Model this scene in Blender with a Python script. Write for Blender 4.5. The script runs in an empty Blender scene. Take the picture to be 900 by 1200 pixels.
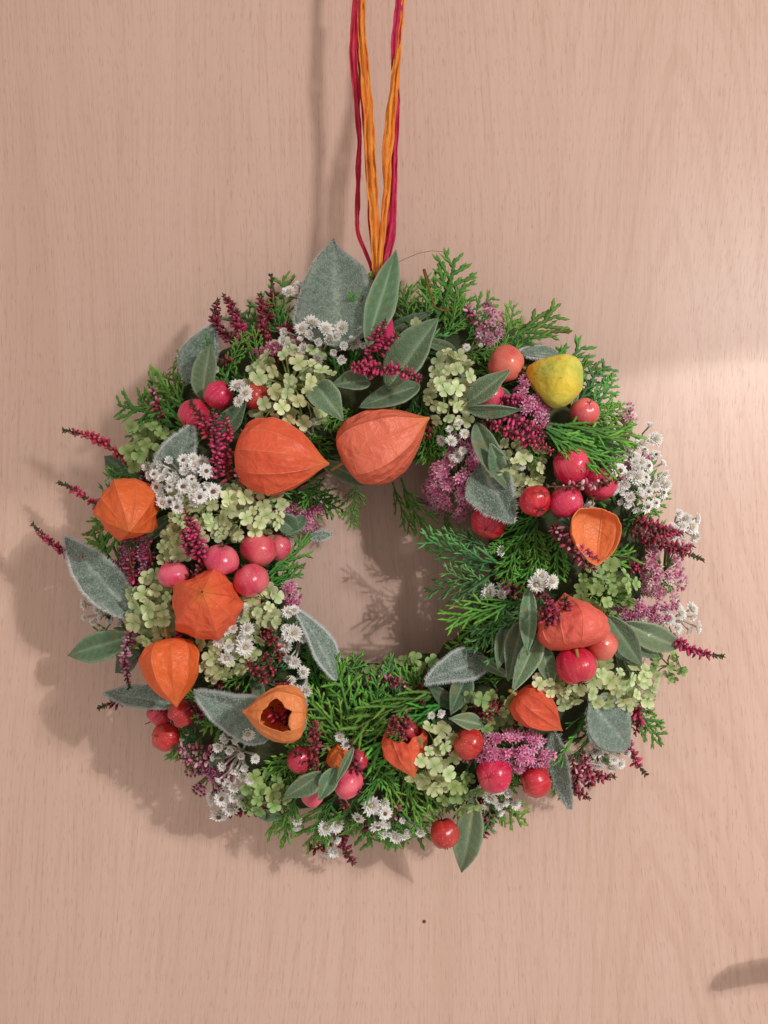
import bpy, bmesh, math, random
import numpy as np
from mathutils import Vector, Matrix, noise as mnoise

random.seed(7)
SC = bpy.context.scene
COL = SC.collection

# ------------------------------------------------------------------ camera
Z0 = 1.30            # height of the camera above the floor
D = 0.505            # camera to door surface (m)
F = 960.0            # focal length in photo pixels (900 x 1200)
cam_d = bpy.data.cameras.new('camera'); cam = bpy.data.objects.new('camera', cam_d); COL.objects.link(cam)
cam_d.sensor_fit = 'VERTICAL'; cam_d.sensor_height = 24; cam_d.lens = 24 * F / 1200
cam_d.clip_start = 0.01; cam_d.clip_end = 50
cam.location = (0, -D, Z0); cam.rotation_euler = (math.radians(90), 0, 0)
SC.camera = cam

# ------------------------------------------------------------------ room light
world = bpy.data.worlds.new('World'); SC.world = world; world.use_nodes = True
bg = world.node_tree.nodes['Background']
bg.inputs[0].default_value = (1.0, 0.89, 0.81, 1); bg.inputs[1].default_value = 0.575


def P(px, py, d):
    s = (D - d) / F
    return Vector(((px - 450) * s, -d, Z0 - (py - 600) * s))


# hooded wall lamp to the right: its hood cuts the light along the slanted line across the door
KEY = Vector((0.60, -0.86, Z0 + 0.29))
edge_pts = [P(930, 388, 0), P(450, 468, 0), P(-20, 566, 0)]
ds = [(p - KEY).normalized() for p in edge_pts]
n = (ds[0] - ds[2]).cross(Vector((0, 1, 0))).normalized()
pl = (ds[0]).cross(ds[2]).normalized()
if pl.z > 0: pl = -pl
half = math.radians(76)
mid = (ds[0] + ds[2]).normalized()
axis = (mid * math.cos(half) + pl * math.sin(half)).normalized()
kd = bpy.data.lights.new('key_lamp', 'SPOT'); kd.energy = 12; kd.color = (1.0, 0.99, 0.99)
kd.spot_size = 2 * half; kd.spot_blend = 0.02; kd.shadow_soft_size = 0.008
key = bpy.data.objects.new('key_lamp', kd); COL.objects.link(key); key.location = KEY
key.rotation_euler = axis.to_track_quat('-Z', 'Y').to_euler()
# the second, unhooded bulb of the same lamp
cd = bpy.data.lights.new('second_bulb', 'POINT'); cd.energy = 23; cd.color = (1.0, 0.98, 0.96); cd.shadow_soft_size = 0.06
cl = bpy.data.objects.new('second_bulb', cd); COL.objects.link(cl); cl.location = KEY + Vector((0.07, -0.07, 0.08))

SC.view_settings.view_transform = 'Standard'; SC.view_settings.look = 'None'
SC.view_settings.exposure = 0; SC.view_settings.gamma = 1
SC.render.engine = 'CYCLES'
SC.cycles.max_bounces = 6; SC.cycles.transparent_max_bounces = 4

# ------------------------------------------------------------------ materials
def S(r, g, b):                      # sRGB 0-255 to linear
    def f(c):
        c /= 255.0
        return c / 12.92 if c <= 0.04045 else ((c + 0.055) / 1.055) ** 2.4
    return (f(r), f(g), f(b))


class NT:
    def __init__(s, name):
        s.m = bpy.data.materials.new(name); s.m.use_nodes = True
        s.t = s.m.node_tree; s.t.nodes.clear()
        s.out = s.t.nodes.new('ShaderNodeOutputMaterial')
    def n(s, typ, **kw):
        nd = s.t.nodes.new('ShaderNode' + typ)
        for k, v in kw.items():
            if k.startswith('i_'):
                key = k[2:]
                key = int(key) if key.isdigit() else key.replace('_', ' ')
                if isinstance(v, bpy.types.NodeSocket): s.t.links.new(v, nd.inputs[key])
                else: nd.inputs[key].default_value = v
            else: setattr(nd, k, v)
        return nd
    def l(s, a, b): s.t.links.new(a, b)
    def math(s, op, a, b=0.0, clamp=False):
        return s.n('Math', operation=op, use_clamp=clamp, i_0=a, i_1=b).outputs[0]
    def mix(s, fac, a, b, blend='MIX'):
        nd = s.n('MixRGB', blend_type=blend)
        for k, v in ((0, fac), (1, a), (2, b)):
            if isinstance(v, bpy.types.NodeSocket): s.t.links.new(v, nd.inputs[k])
            else: nd.inputs[k].default_value = v if k == 0 else (*v, 1) if len(v) == 3 else v
        return nd.outputs[0]
    def ramp(s, fac, a, b, ca=(0, 0, 0), cb=(1, 1, 1)):
        nd = s.n('ValToRGB'); s.l(fac, nd.inputs[0])
        e = nd.color_ramp.elements
        e[0].position = a; e[1].position = b; e[0].color = (*ca, 1); e[1].color = (*cb, 1)
        return nd.outputs[0]


def organic(name, rough=0.55, trans=0.0, var=0.25, hue=0.02, noise_scale=300, noise_amt=0.25, bump=0.0, bump_scale=900,
            sheen=0.0, coat=0.0, spec=0.35, extra=None):
    """vertex colour x per-object variation x fine mottling, optional thin-leaf translucency."""
    N = NT(name)
    at = N.n('Attribute', attribute_name='Col')
    oi = N.n('ObjectInfo')
    tc = N.n('TexCoord')
    nz = N.n('TexNoise', i_Scale=noise_scale, i_Detail=4.0, i_Vector=tc.outputs['Object'])
    v = N.math('MULTIPLY_ADD', oi.outputs['Random'], var); N.t.nodes[-1].inputs[2].default_value = 1 - var / 2
    r2 = N.math('FRACT', N.math('MULTIPLY', oi.outputs['Random'], 7.31))
    h = N.math('MULTIPLY_ADD', r2, 2 * hue); N.t.nodes[-1].inputs[2].default_value = 0.5 - hue
    hs = N.n('HueSaturation', i_Hue=h, i_Value=v, i_Color=at.outputs['Color'])
    mot = N.math('MULTIPLY_ADD', nz.outputs['Fac'], 2 * noise_amt); N.t.nodes[-1].inputs[2].default_value = 1 - noise_amt
    col = N.mix(1.0, hs.outputs[0], mot, 'MULTIPLY')
    if extra: col, bump_h = extra(N, col, tc)
    else: bump_h = None
    b = N.n('BsdfPrincipled', i_Roughness=rough)
    N.l(col, b.inputs['Base Color'])
    b.inputs['Specular IOR Level'].default_value = spec
    if sheen:
        b.inputs['Sheen Weight'].default_value = sheen; b.inputs['Sheen Roughness'].default_value = 0.4
    if coat:
        b.inputs['Coat Weight'].default_value = coat; b.inputs['Coat Roughness'].default_value = 0.2
    if bump:
        if bump_h is None:
            bump_h = N.n('TexNoise', i_Scale=bump_scale, i_Detail=3.0, i_Vector=tc.outputs['Object']).outputs['Fac']
        bp = N.n('Bump', i_Strength=bump, i_Distance=0.0008, i_Height=bump_h)
        N.l(bp.outputs[0], b.inputs['Normal'])
    if trans:
        tr = N.n('BsdfTranslucent'); N.l(col, tr.inputs[0])
        mx = N.n('MixShader', i_0=trans); N.l(b.outputs[0], mx.inputs[1]); N.l(tr.outputs[0], mx.inputs[2])
        N.l(mx.outputs[0], N.out.inputs[0])
    else:
        N.l(b.outputs[0], N.out.inputs[0])
    return N.m


def lantern_extra(N, col, tc):
    uv = N.n('Attribute', attribute_name='uvw')
    mp = N.n('Mapping', i_Vector=uv.outputs['Vector']); mp.inputs['Scale'].default_value = (13, 9, 1)
    nzv = N.n('TexNoise', i_Scale=3.0, i_Detail=3.0, i_Vector=uv.outputs['Vector'])
    wob = N.mix(0.12, mp.outputs[0], nzv.outputs['Color'], 'ADD')
    vo = N.n('TexVoronoi', feature='DISTANCE_TO_EDGE', i_Vector=wob, i_Scale=1.0)
    vein = N.math('SUBTRACT', 1.0, N.ramp(vo.outputs['Distance'], 0.0, 0.07))
    sep = N.n('SeparateXYZ', i_Vector=uv.outputs['Vector'])
    f10 = N.math('ABSOLUTE', N.math('SUBTRACT', N.math('FRACT', N.math('MULTIPLY', sep.outputs[0], 10.0)), 0.5))
    rib = N.ramp(f10, 0.44, 0.5)
    al = N.math('MAXIMUM', N.math('MULTIPLY', vein, 0.30), rib)
    c2 = N.mix(N.math('MULTIPLY', al, 0.36), col, S(252, 160, 104))
    # paler, yellower where the paper is thin near the stalk and tip
    n2 = N.n('TexNoise', i_Scale=70.0, i_Detail=4.0, i_Vector=tc.outputs['Object'])
    c3 = N.mix(N.math('MULTIPLY', N.ramp(n2.outputs['Fac'], 0.50, 0.78), 0.34), c2, S(250, 140, 96))
    nw = N.n('TexNoise', i_Scale=240.0, i_Detail=3.0, i_Vector=tc.outputs['Object'])
    hgt = N.math('ADD', N.math('MULTIPLY', al, 0.9), N.math('MULTIPLY', nw.outputs['Fac'], 2.2))
    nl = N.n('TexNoise', i_Scale=95.0, i_Detail=2.0, i_Vector=tc.outputs['Object'])
    rg = N.math('ABSOLUTE', N.math('SUBTRACT', nl.outputs['Fac'], 0.5))
    hgt = N.math('SUBTRACT', hgt, N.math('MULTIPLY', rg, 5.0))
    return c3, hgt


def apple_extra(N, col, tc):
    uv = N.n('Attribute', attribute_name='uvw')
    mp = N.n('Mapping', i_Vector=uv.outputs['Vector']); mp.inputs['Scale'].default_value = (34, 2.2, 1)
    st = N.n('TexNoise', i_Scale=1.0, i_Detail=5.0, i_Vector=mp.outputs[0])
    n1 = N.n('TexNoise', i_Scale=75.0, i_Detail=3.0, i_Vector=tc.outputs['Object'])
    c = N.mix(N.math('MULTIPLY', N.ramp(st.outputs['Fac'], 0.45, 0.75), 0.20), col, S(232, 140, 116))
    c = N.mix(N.math('MULTIPLY', N.ramp(n1.outputs['Fac'], 0.52, 0.80), 0.24), c, S(232, 142, 122))
    vo = N.n('TexVoronoi', i_Scale=520.0, i_Vector=tc.outputs['Object'])
    dots = N.math('SUBTRACT', 1.0, N.ramp(vo.outputs['Distance'], 0.10, 0.17))
    c = N.mix(N.math('MULTIPLY', dots, 0.35), c, S(240, 200, 165))
    wr = N.n('TexNoise', i_Scale=1.0, i_Detail=4.0, i_Distortion=0.8, i_Vector=mp.outputs[0])
    n3 = N.n('TexNoise', i_Scale=230.0, i_Detail=4.0, i_Vector=tc.outputs['Object'])
    c = N.mix(N.math('MULTIPLY', N.ramp(n3.outputs['Fac'], 0.60, 0.72), 0.30), c, S(150, 86, 66))      # russet specks
    return c, N.math('ADD', N.math('MULTIPLY', n1.outputs['Fac'], 0.5), wr.outputs['Fac'])


def pod_extra(N, col, tc):
    n1 = N.n('TexNoise', i_Scale=420.0, i_Detail=3.0, i_Vector=tc.outputs['Object'])
    c = N.mix(N.math('MULTIPLY', N.ramp(n1.outputs['Fac'], 0.64, 0.72), 0.55), col, S(128, 110, 50))
    n2 = N.n('TexNoise', i_Scale=60.0, i_Detail=3.0, i_Vector=tc.outputs['Object'])
    c = N.mix(N.math('MULTIPLY', N.ramp(n2.outputs['Fac'], 0.5, 0.7), 0.45), c, S(240, 222, 110))
    nl = N.n('TexNoise', i_Scale=110.0, i_Detail=2.0, i_Vector=tc.outputs['Object'])
    return c, N.math('SUBTRACT', n1.outputs['Fac'], N.math('MULTIPLY', N.math('ABSOLUTE', N.math('SUBTRACT', nl.outputs['Fac'], 0.5)), 5.0))


def sage_extra(N, col, tc):
    vo = N.n('TexVoronoi', i_Scale=1100.0, i_Vector=tc.outputs['Object'])
    n1 = N.n('TexNoise', i_Scale=160.0, i_Detail=3.0, i_Vector=tc.outputs['Object'])
    c = N.mix(N.math('MULTIPLY', n1.outputs['Fac'], 0.20), col, S(150, 160, 145))
    n4 = N.n('TexNoise', i_Scale=120.0, i_Detail=5.0, i_Vector=tc.outputs['Object'])
    c = N.mix(N.math('MULTIPLY', N.ramp(n4.outputs['Fac'], 0.62, 0.70), 0.5), c, S(138, 118, 76))      # dried patches
    return c, vo.outputs['Distance']


def woolly_extra(N, col, tc):
    n1 = N.n('TexNoise', i_Scale=1300.0, i_Detail=3.0, i_Vector=tc.outputs['Object'])
    n2 = N.n('TexNoise', i_Scale=260.0, i_Detail=3.0, i_Distortion=1.5, i_Vector=tc.outputs['Object'])
    c = N.mix(N.math('MULTIPLY', N.ramp(n1.outputs['Fac'], 0.46, 0.66), 0.42), col, S(190, 202, 196))
    c = N.mix(N.math('MULTIPLY', N.ramp(n2.outputs['Fac'], 0.45, 0.60), 0.45), c, S(84, 104, 88))
    return c, N.math('ADD', n1.outputs['Fac'], n2.outputs['Fac'])


M = {
    'conifer': organic('conifer_green', 0.55, 0.12, 0.55, 0.022, 500, 0.3),
    'petal': organic('petal', 0.62, 0.28, 0.40, 0.024, 400, 0.16, 0.25, 700),
    'white': organic('papery_white', 0.6, 0.22, 0.12, 0.0, 500, 0.10),
    'tiny': organic('small_blossom', 0.5, 0.15, 0.2, 0.01, 300, 0.25),
    'stem': organic('stem', 0.7, 0.0, 0.2, 0.01, 500, 0.3),
    'lantern': organic('lantern_paper', 0.44, 0.30, 0.10, 0.006, 180, 0.14, 0.6, extra=lantern_extra, spec=0.4),
    'apple': organic('apple_skin', 0.25, 0.0, 0.18, 0.010, 200, 0.14, 0.28, extra=apple_extra, spec=0.4, coat=0.15),
    'fig': organic('yellow_pod_skin', 0.58, 0.10, 0.05, 0.0, 220, 0.22, 0.5, extra=pod_extra, spec=0.3),
    'sage': organic('sage_leaf', 0.62, 0.12, 0.42, 0.030, 300, 0.14, 0.5, extra=sage_extra, sheen=0.25, spec=0.25),
    'woolly': organic('woolly_leaf', 0.9, 0.08, 0.15, 0.01, 300, 0.14, 0.9, extra=woolly_extra, sheen=0.2, spec=0.1),
    'fuzz': organic('leaf_wool', 0.9, 0.3, 0.1, 0.0, 300, 0.1, spec=0.1),
    'moss': organic('moss', 0.9, 0.0, 0.1, 0.0, 220, 0.6, 1.0, 300),
    'raffia': organic('raffia', 0.5, 0.15, 0.1, 0.0, 220, 0.2, 0.4, 600),
    'bark': organic('twig_bark', 0.8, 0.0, 0.2, 0.0, 300, 0.4),
}


def door_material():
    N = NT('beech_laminate')
    tc = N.n('TexCoord'); ob0 = tc.outputs['Object']
    mpw = N.n('Mapping', i_Vector=ob0); mpw.inputs['Scale'].default_value = (7, 1, 1.6)
    wz = N.n('TexNoise', i_Scale=1.0, i_Detail=1.0, i_Vector=mpw.outputs[0])
    cmb = N.n('CombineXYZ', i_0=N.math('MULTIPLY', N.math('SUBTRACT', wz.outputs['Fac'], 0.5), 0.10))
    ob = N.n('VectorMath', operation='ADD', i_0=ob0, i_1=cmb.outputs[0]).outputs[0]
    def stretched(sx, sz, detail, dist=0.0, rough=0.55):
        mp = N.n('Mapping', i_Vector=ob); mp.inputs['Scale'].default_value = (sx, 1, sz)
        return N.n('TexNoise', i_Scale=1.0, i_Detail=detail, i_Distortion=dist, i_Roughness=rough, i_Vector=mp.outputs[0]).outputs['Fac']
    broad = stretched(16, 1.2, 3.0, 0.4)
    med = stretched(110, 3.5, 4.0, 0.3)
    fine = stretched(700, 16, 3.0)
    fleck = stretched(1500, 110, 1.0)
    fleck2 = stretched(900, 95, 1.0, 0.2)
    # cathedral arches of the flat-sawn veneer, lower right
    sep = N.n('SeparateXYZ', i_Vector=ob)
    a = P(805, 1000, 0); wn = stretched(26, 5, 3.0, 0.5)
    dx = N.math('SUBTRACT', sep.outputs[0], a.x - DOOR_LOC[0])
    dz = N.math('SUBTRACT', sep.outputs[2], a.z - DOOR_LOC[2])
    u = N.math('ADD', N.math('MULTIPLY', N.math('POWER', N.math('ABSOLUTE', dx), 1.5), 17.0), dz)
    u = N.math('ADD', u, N.math('MULTIPLY', wn, 0.11))
    arch = N.math('SINE', N.math('MULTIPLY', u, 175.0))
    arch2 = N.math('SINE', N.math('MULTIPLY', u, 61.0))
    fade = N.math('SUBTRACT', 1.0, N.math('MULTIPLY', N.math('ABSOLUTE', dx), 6.5), True)
    arch = N.math('MULTIPLY', N.math('ADD', arch, arch2), fade)
    c = N.mix(N.ramp(broad, 0.3, 0.7), S(217, 184, 168), S(210, 177, 159))
    c = N.mix(N.math('MULTIPLY', N.ramp(med, 0.35, 0.7), 0.45), c, S(217, 183, 167))
    c = N.mix(N.math('MULTIPLY', N.ramp(fine, 0.48, 0.72), 0.40), c, S(188, 149, 131))
    lines = stretched(55, 1.1, 4.0, 0.6, 0.7)
    c = N.mix(N.math('MULTIPLY', N.ramp(lines, 0.50, 0.70), 0.15), c, S(186, 145, 124))
    fl = N.math('MAXIMUM', N.ramp(fleck, 0.62, 0.70), N.math('MULTIPLY', N.ramp(fleck2, 0.64, 0.72), 0.6))
    c = N.mix(N.math('MULTIPLY', fl, 0.36), c, S(158, 115, 96))
    c = N.mix(N.math('MULTIPLY', N.math('ADD', arch, 0.0, True), 0.13), c, S(176, 133, 110))
    b = N.n('BsdfPrincipled', i_Roughness=0.40); N.l(c, b.inputs['Base Color'])
    b.inputs['Specular IOR Level'].default_value = 0.34
    hgt = N.math('SUBTRACT', N.math('MULTIPLY', fine, 0.4), fl)
    bp = N.n('Bump', i_Strength=0.12, i_Distance=0.0004, i_Height=hgt); N.l(bp.outputs[0], b.inputs['Normal'])
    N.l(b.outputs[0], N.out.inputs[0])
    return N.m


# ------------------------------------------------------------------ mesh helpers
class MB:
    def __init__(s): s.v = []; s.f = []; s.c = []; s.uv = []
    def vert(s, p, c, uv=(0, 0, 0)):
        s.v.append(tuple(p)); s.c.append(c); s.uv.append(uv); return len(s.v) - 1
    def grid(s, pts, cols, closed=False, uvs=None):
        """pts[i][j] lattice -> quads"""
        idx = [[s.vert(p, cols[i][j], uvs[i][j] if uvs else (0, 0, 0)) for j, p in enumerate(r)] for i, r in enumerate(pts)]
        for i in range(len(idx) - 1):
            m = len(idx[i])
            for j in range(m if closed else m - 1):
                k = (j + 1) % m
                s.f.append((idx[i][j], idx[i][k], idx[i + 1][k], idx[i + 1][j]))
        return idx
    def tube(s, path, radii, col, sides=5, flat=1.0, cap=True):
        path = [Vector(p) for p in path]; rows = []; cols = []
        up = Vector((0.31, 0.2, 0.93))
        for i, p in enumerate(path):
            t = (path[min(i + 1, len(path) - 1)] - path[max(i - 1, 0)]).normalized()
            a = t.cross(up)
            if a.length < 1e-4: a = t.cross(Vector((1, 0, 0)))
            a.normalize(); b = t.cross(a)
            r = radii[i] if hasattr(radii, '__len__') else radii
            rows.append([p + (a * math.cos(2 * math.pi * k / sides) + b * flat * math.sin(2 * math.pi * k / sides)) * r for k in range(sides)])
            c = col[i] if isinstance(col, list) else col
            cols.append([c] * sides)
        idx = s.grid(rows, cols, True)
        if cap:
            s.f.append(tuple(reversed(idx[0]))); s.f.append(tuple(idx[-1]))
    def mesh(s, name, mat, smooth=True):
        me = bpy.data.meshes.new(name); me.from_pydata(s.v, [], s.f)
        ca = me.color_attributes.new('Col', 'FLOAT_COLOR', 'POINT')
        arr = np.ones((len(s.v), 4), dtype=np.float32); arr[:, :3] = np.array(s.c, dtype=np.float32)
        ca.data.foreach_set('color', arr.ravel())
        ua = me.attributes.new('uvw', 'FLOAT_VECTOR', 'POINT')
        ua.data.foreach_set('vector', np.array(s.uv, dtype=np.float32).ravel())
        me.materials.append(mat)
        me.polygons.foreach_set('use_smooth', [smooth] * len(me.polygons))
        me.update()
        return me


def solidify(me, t):
    """give a sheet its thickness: a second skin along the vertex normals plus the rim"""
    bm = bmesh.new(); bm.from_mesh(me)
    bmesh.ops.recalc_face_normals(bm, faces=bm.faces); bm.normal_update()
    rim = [(e.verts[0], e.verts[1]) if e.link_loops[0].vert == e.verts[0] else (e.verts[1], e.verts[0]) for e in bm.edges if len(e.link_faces) == 1]
    cl = bm.verts.layers.float_color['Col']; ul = bm.verts.layers.float_vector['uvw']
    old = bm.verts[:]; faces = bm.faces[:]; back = {}
    for v in old:
        n2 = bm.verts.new(v.co - v.normal * t); n2[cl] = v[cl]; n2[ul] = v[ul]; back[v] = n2
    for f in faces: bm.faces.new([back[v] for v in reversed(f.verts)])
    for a, b in rim: bm.faces.new((b, a, back[a], back[b]))
    bm.to_mesh(me); bm.free()
    me.polygons.foreach_set('use_smooth', [True] * len(me.polygons)); me.update()
    return me


WM = {}
def add(name, me, parent=None, mw=None, label=None, kind=None):
    o = bpy.data.objects.new(name, me); COL.objects.link(o)
    mw = mw or Matrix()
    if parent:
        o.parent = parent; o.matrix_basis = WM[parent.name].inverted() @ mw
    else: o.matrix_basis = mw
    WM[o.name] = mw.copy()
    if label: o['label'] = label
    if kind: o['kind'] = kind
    return o


def basis(loc, X, Nn, sc=1.0):
    X = X.normalized(); Y = Nn.cross(X)
    if Y.length < 1e-4: Y = Vector((0.3, 0.2, 1)).cross(X)
    Y.normalize(); Z = X.cross(Y)
    m = Matrix((X * sc, Y * sc, Z * sc)).transposed().to_4x4(); m.translation = loc
    return m


def vary(c, a=0.12):
    k = 1 + random.uniform(-a, a)
    return tuple(min(0.95, max(0.0, x * k * (1 + random.uniform(-a * 0.4, a * 0.4)))) for x in c)


def lerp(a, b, t): return tuple(x + (y - x) * t for x, y in zip(a, b))


# ------------------------------------------------------------------ the door
DOOR_LOC = (-0.06, 0.0, 1.0)
def box(mb, c, sx, sy, sz, col):
    x, y, z = c
    ids = [mb.vert((x + a * sx / 2, y + b * sy / 2, z + e * sz / 2), col) for a in (-1, 1) for b in (-1, 1) for e in (-1, 1)]
    for f in ((0, 1, 3, 2), (4, 6, 7, 5), (0, 4, 5, 1), (2, 3, 7, 6), (0, 2, 6, 4), (1, 5, 7, 3)):
        mb.f.append(tuple(ids[i] for i in f))
mb = MB(); box(mb, (0, 0.02, 0), 0.86, 0.04, 2.0, (0.6, 0.4, 0.3))
door = add('door', mb.mesh('door', door_material(), False), None, Matrix.Translation(DOOR_LOC), 'pinkish beech laminate door leaf behind the wreath', 'structure')
door['category'] = 'door'

# the lever handle, just outside the right edge of the picture: its shadow falls into view
N = NT('brushed_metal'); b = N.n('BsdfPrincipled', i_Roughness=0.35, i_Metallic=1.0)
b.inputs['Base Color'].default_value = (0.6, 0.58, 0.55, 1); N.l(b.outputs[0], N.out.inputs[0]); METAL = N.m
hc = (0.6, 0.6, 0.6)
HZ = Z0 - 0.2472
HX = 0.3090
mb = MB()
mb.tube([(HX, -0.0005, HZ), (HX, -0.008, HZ), (HX, -0.010, HZ)], [0.026, 0.026, 0.023], hc, 24)
rose = add('handle_rose', mb.mesh('handle_rose', METAL), door, Matrix())
mb = MB()
mb.tube([(HX, -0.010, HZ), (HX, -0.042, HZ), (HX - 0.004, -0.050, HZ), (HX - 0.014, -0.053, HZ)], [0.009, 0.0085, 0.0085, 0.0085], hc, 14)
mb.tube([(HX + 0.004, -0.053, HZ), (HX - 0.03, -0.053, HZ + 0.0015), (HX - 0.055, -0.053, HZ - 0.0005), (HX - 0.072, -0.053, HZ - 0.004),
         (HX - 0.079, -0.053, HZ - 0.0075), (HX - 0.082, -0.053, HZ - 0.0095)],
        [0.0066, 0.0064, 0.0062, 0.0058, 0.0044, 0.0020], hc, 14)
add('handle_lever', mb.mesh('handle_lever', METAL), door, Matrix())
mb = MB()
q = P(497, 1080, 0)
mb.tube([(q.x, 0.0, q.z), (q.x, -0.0005, q.z)], [0.0012, 0.0007], S(110, 70, 55), 8)
add('nick', mb.mesh('nick', M['bark']), door, Matrix())

# ------------------------------------------------------------------ the wreath
CX, CY = 450, 655                     # photo centre of the ring
DM = 0.045
WC = P(CX, CY, DM); WC.y = 0
RR, RW = 0.105, 0.066
wreath = bpy.data.objects.new('wreath', None); COL.objects.link(wreath); wreath.empty_display_size = 0.05
wreath.location = WC; WM['wreath'] = Matrix.Translation(WC)
wreath['label'] = 'round autumn wreath of orange lantern husks, crab apples, heather and conifer hanging on the door'
wreath['category'] = 'wreath'


def rad(px, py):
    s = (D - DM) / F
    return math.hypot((px - CX) * s, (py - CY) * s)
def depth(px, py):
    k = max(0.03, 1 - ((rad(px, py) - RR) / RW) ** 2)
    return 0.016 + 0.062 * math.sqrt(k)
def surf_n(px, py):
    """outward normal of the ring under this photo position"""
    r = rad(px, py); a = math.atan2(-(py - CY), px - CX)
    k = max(-0.9, min(0.9, (r - RR) / RW))
    return (Vector((math.cos(a), 0, math.sin(a))) * k * 0.9 + Vector((0, -1, 0)) * math.sqrt(1 - (k * 0.9) ** 2)).normalized()


def PX(px, py): return (D - depth(px, py)) / F       # metres per photo pixel there

# straw ring wrapped with moss
mb = MB(); rows = []; cols = []
for i in range(96):
    a = 2 * math.pi * i / 96; row = []; cr = []
    for j in range(28):
        b2 = 2 * math.pi * j / 28
        k = 1 + 0.12 * mnoise.noise(Vector((math.cos(a) * 9, math.sin(a) * 9, b2 * 1.5)))
        r = RR + 0.043 * math.cos(b2) * k
        row.append((r * math.cos(a), -(0.034 + 0.0325 * math.sin(b2) * k), r * math.sin(a)))
        t = 0.5 + 0.5 * mnoise.noise(Vector((math.cos(a) * 22, math.sin(a) * 22, b2 * 4)))
        cr.append(lerp((0.020, 0.035, 0.012), (0.06, 0.065, 0.025), t))
    rows.append(row); cols.append(cr)
rows.append(rows[0]); cols.append(cols[0])
mb.grid(rows, cols, True)
add('moss_ring', mb.mesh('moss_ring', M['moss']), wreath, Matrix.Translation(WC))

# ---------------------------------------------------------------- conifer sprays
def conifer_mesh(seed, kind):
    rng = random.Random(seed); mb = MB()
    stringy = kind == 'long'
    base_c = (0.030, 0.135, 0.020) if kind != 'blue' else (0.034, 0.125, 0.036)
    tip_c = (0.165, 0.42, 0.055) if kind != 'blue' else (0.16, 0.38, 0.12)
    bend = rng.uniform(-0.18, 0.18); sag = rng.uniform(-0.22, 0.06)
    def twig(p, ang, L, w, s0, z, dz, curl=0.0):
        step = 0.030; brown = rng.random() < .05; w *= rng.uniform(.75, 1.15)
        nseg = max(3, int(L / step)); rows = []; cols = []
        x, y = p; a = ang; pts = []
        for i in range(nseg + 1):
            s = i / nseg
            pts.append((x, y, z + dz * s * L, a))
            x += math.cos(a) * L / nseg; y += math.sin(a) * L / nseg; a += curl / nseg
        for i, (x, y, zz, a) in enumerate(pts):
            s = i / nseg
            ww = w * (1 - 0.35 * s) * (1.12 if i % 2 else 0.68)
            if i == nseg: ww = w * 0.12
            nx, ny = -math.sin(a), math.cos(a)
            zz2 = zz + sag * x * x + bend * y * y * 3
            h = ww * 0.5
            rows.append([(x + nx * ww, y + ny * ww, zz2), (x, y, zz2 + h), (x - nx * ww, y - ny * ww, zz2), (x, y, zz2 - h)])
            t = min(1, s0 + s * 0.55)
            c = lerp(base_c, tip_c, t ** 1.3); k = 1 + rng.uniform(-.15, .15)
            if brown and s > .6: c = lerp(c, (.16, .09, .03), .7)
            cols.append([tuple(q * k for q in c)] * 4)
        mb.grid(rows, cols, True)
        return pts
    curl0 = rng.uniform(-0.5, 0.5)
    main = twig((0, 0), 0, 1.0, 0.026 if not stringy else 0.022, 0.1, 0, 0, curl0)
    nb = 11 if not stringy else 9
    for i in range(nb):
        s = 0.10 + 0.84 * i / (nb - 1); x, y, z, a = main[int(s * (len(main) - 1))]
        sd = 1 if i % 2 else -1
        L = ((0.46 if not stringy else 0.6) * (1 - s) ** 0.75 + 0.10) * rng.uniform(0.8, 1.15)
        if s < 0.25: L *= 0.75
        ang = a + sd * math.radians(rng.uniform(34, 50) if not stringy else rng.uniform(20, 34))
        dz = rng.uniform(-0.35, 0.35); cr = -sd * rng.uniform(0.1, 0.5)
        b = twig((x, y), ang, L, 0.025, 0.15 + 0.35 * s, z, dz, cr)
        ns = int(L / (0.075 if not stringy else 0.11))
        for k in range(1, ns):
            t = k / ns
            bx, by, bz, ba = b[int(t * (len(b) - 1))]
            s2 = 1 if k % 2 else -1
            L2 = (0.17 if not stringy else 0.2) * (1 - t * 0.6) * rng.uniform(0.6, 1.15) * min(1, L / 0.3 + .2)
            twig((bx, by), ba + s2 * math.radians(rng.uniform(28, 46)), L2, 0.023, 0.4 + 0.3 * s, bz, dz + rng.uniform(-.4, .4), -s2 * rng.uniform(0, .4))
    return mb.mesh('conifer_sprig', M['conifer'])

CON = {k: [conifer_mesh(i * 11 + j * 101, k) for i in range(5)] for j, k in enumerate(('flat', 'long', 'blue'))}

def conifer(bx, by, tx, ty, bo=-0.008, to=0.002, kind=None, roll=0.0, wide=1.0):
    B = P(bx, by, max(0.008, depth(bx, by) + bo)); T = P(tx, ty, max(0.006, depth(tx, ty) + to))
    L = (T - B).length
    nn = surf_n((bx + tx) / 2, (by + ty) / 2) + Vector((random.uniform(-.4, .4), 0, random.uniform(-.4, .4)))
    nn = Matrix.Rotation(roll, 3, (T - B).normalized()) @ nn
    m = basis(B, T - B, nn.normalized(), L)
    m = m @ Matrix.Diagonal((1, wide, 1, 1))
    kind = kind or random.choice(('flat', 'flat', 'long', 'blue'))
    return add('conifer_sprig', random.choice(CON[kind]), wreath, m)

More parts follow.
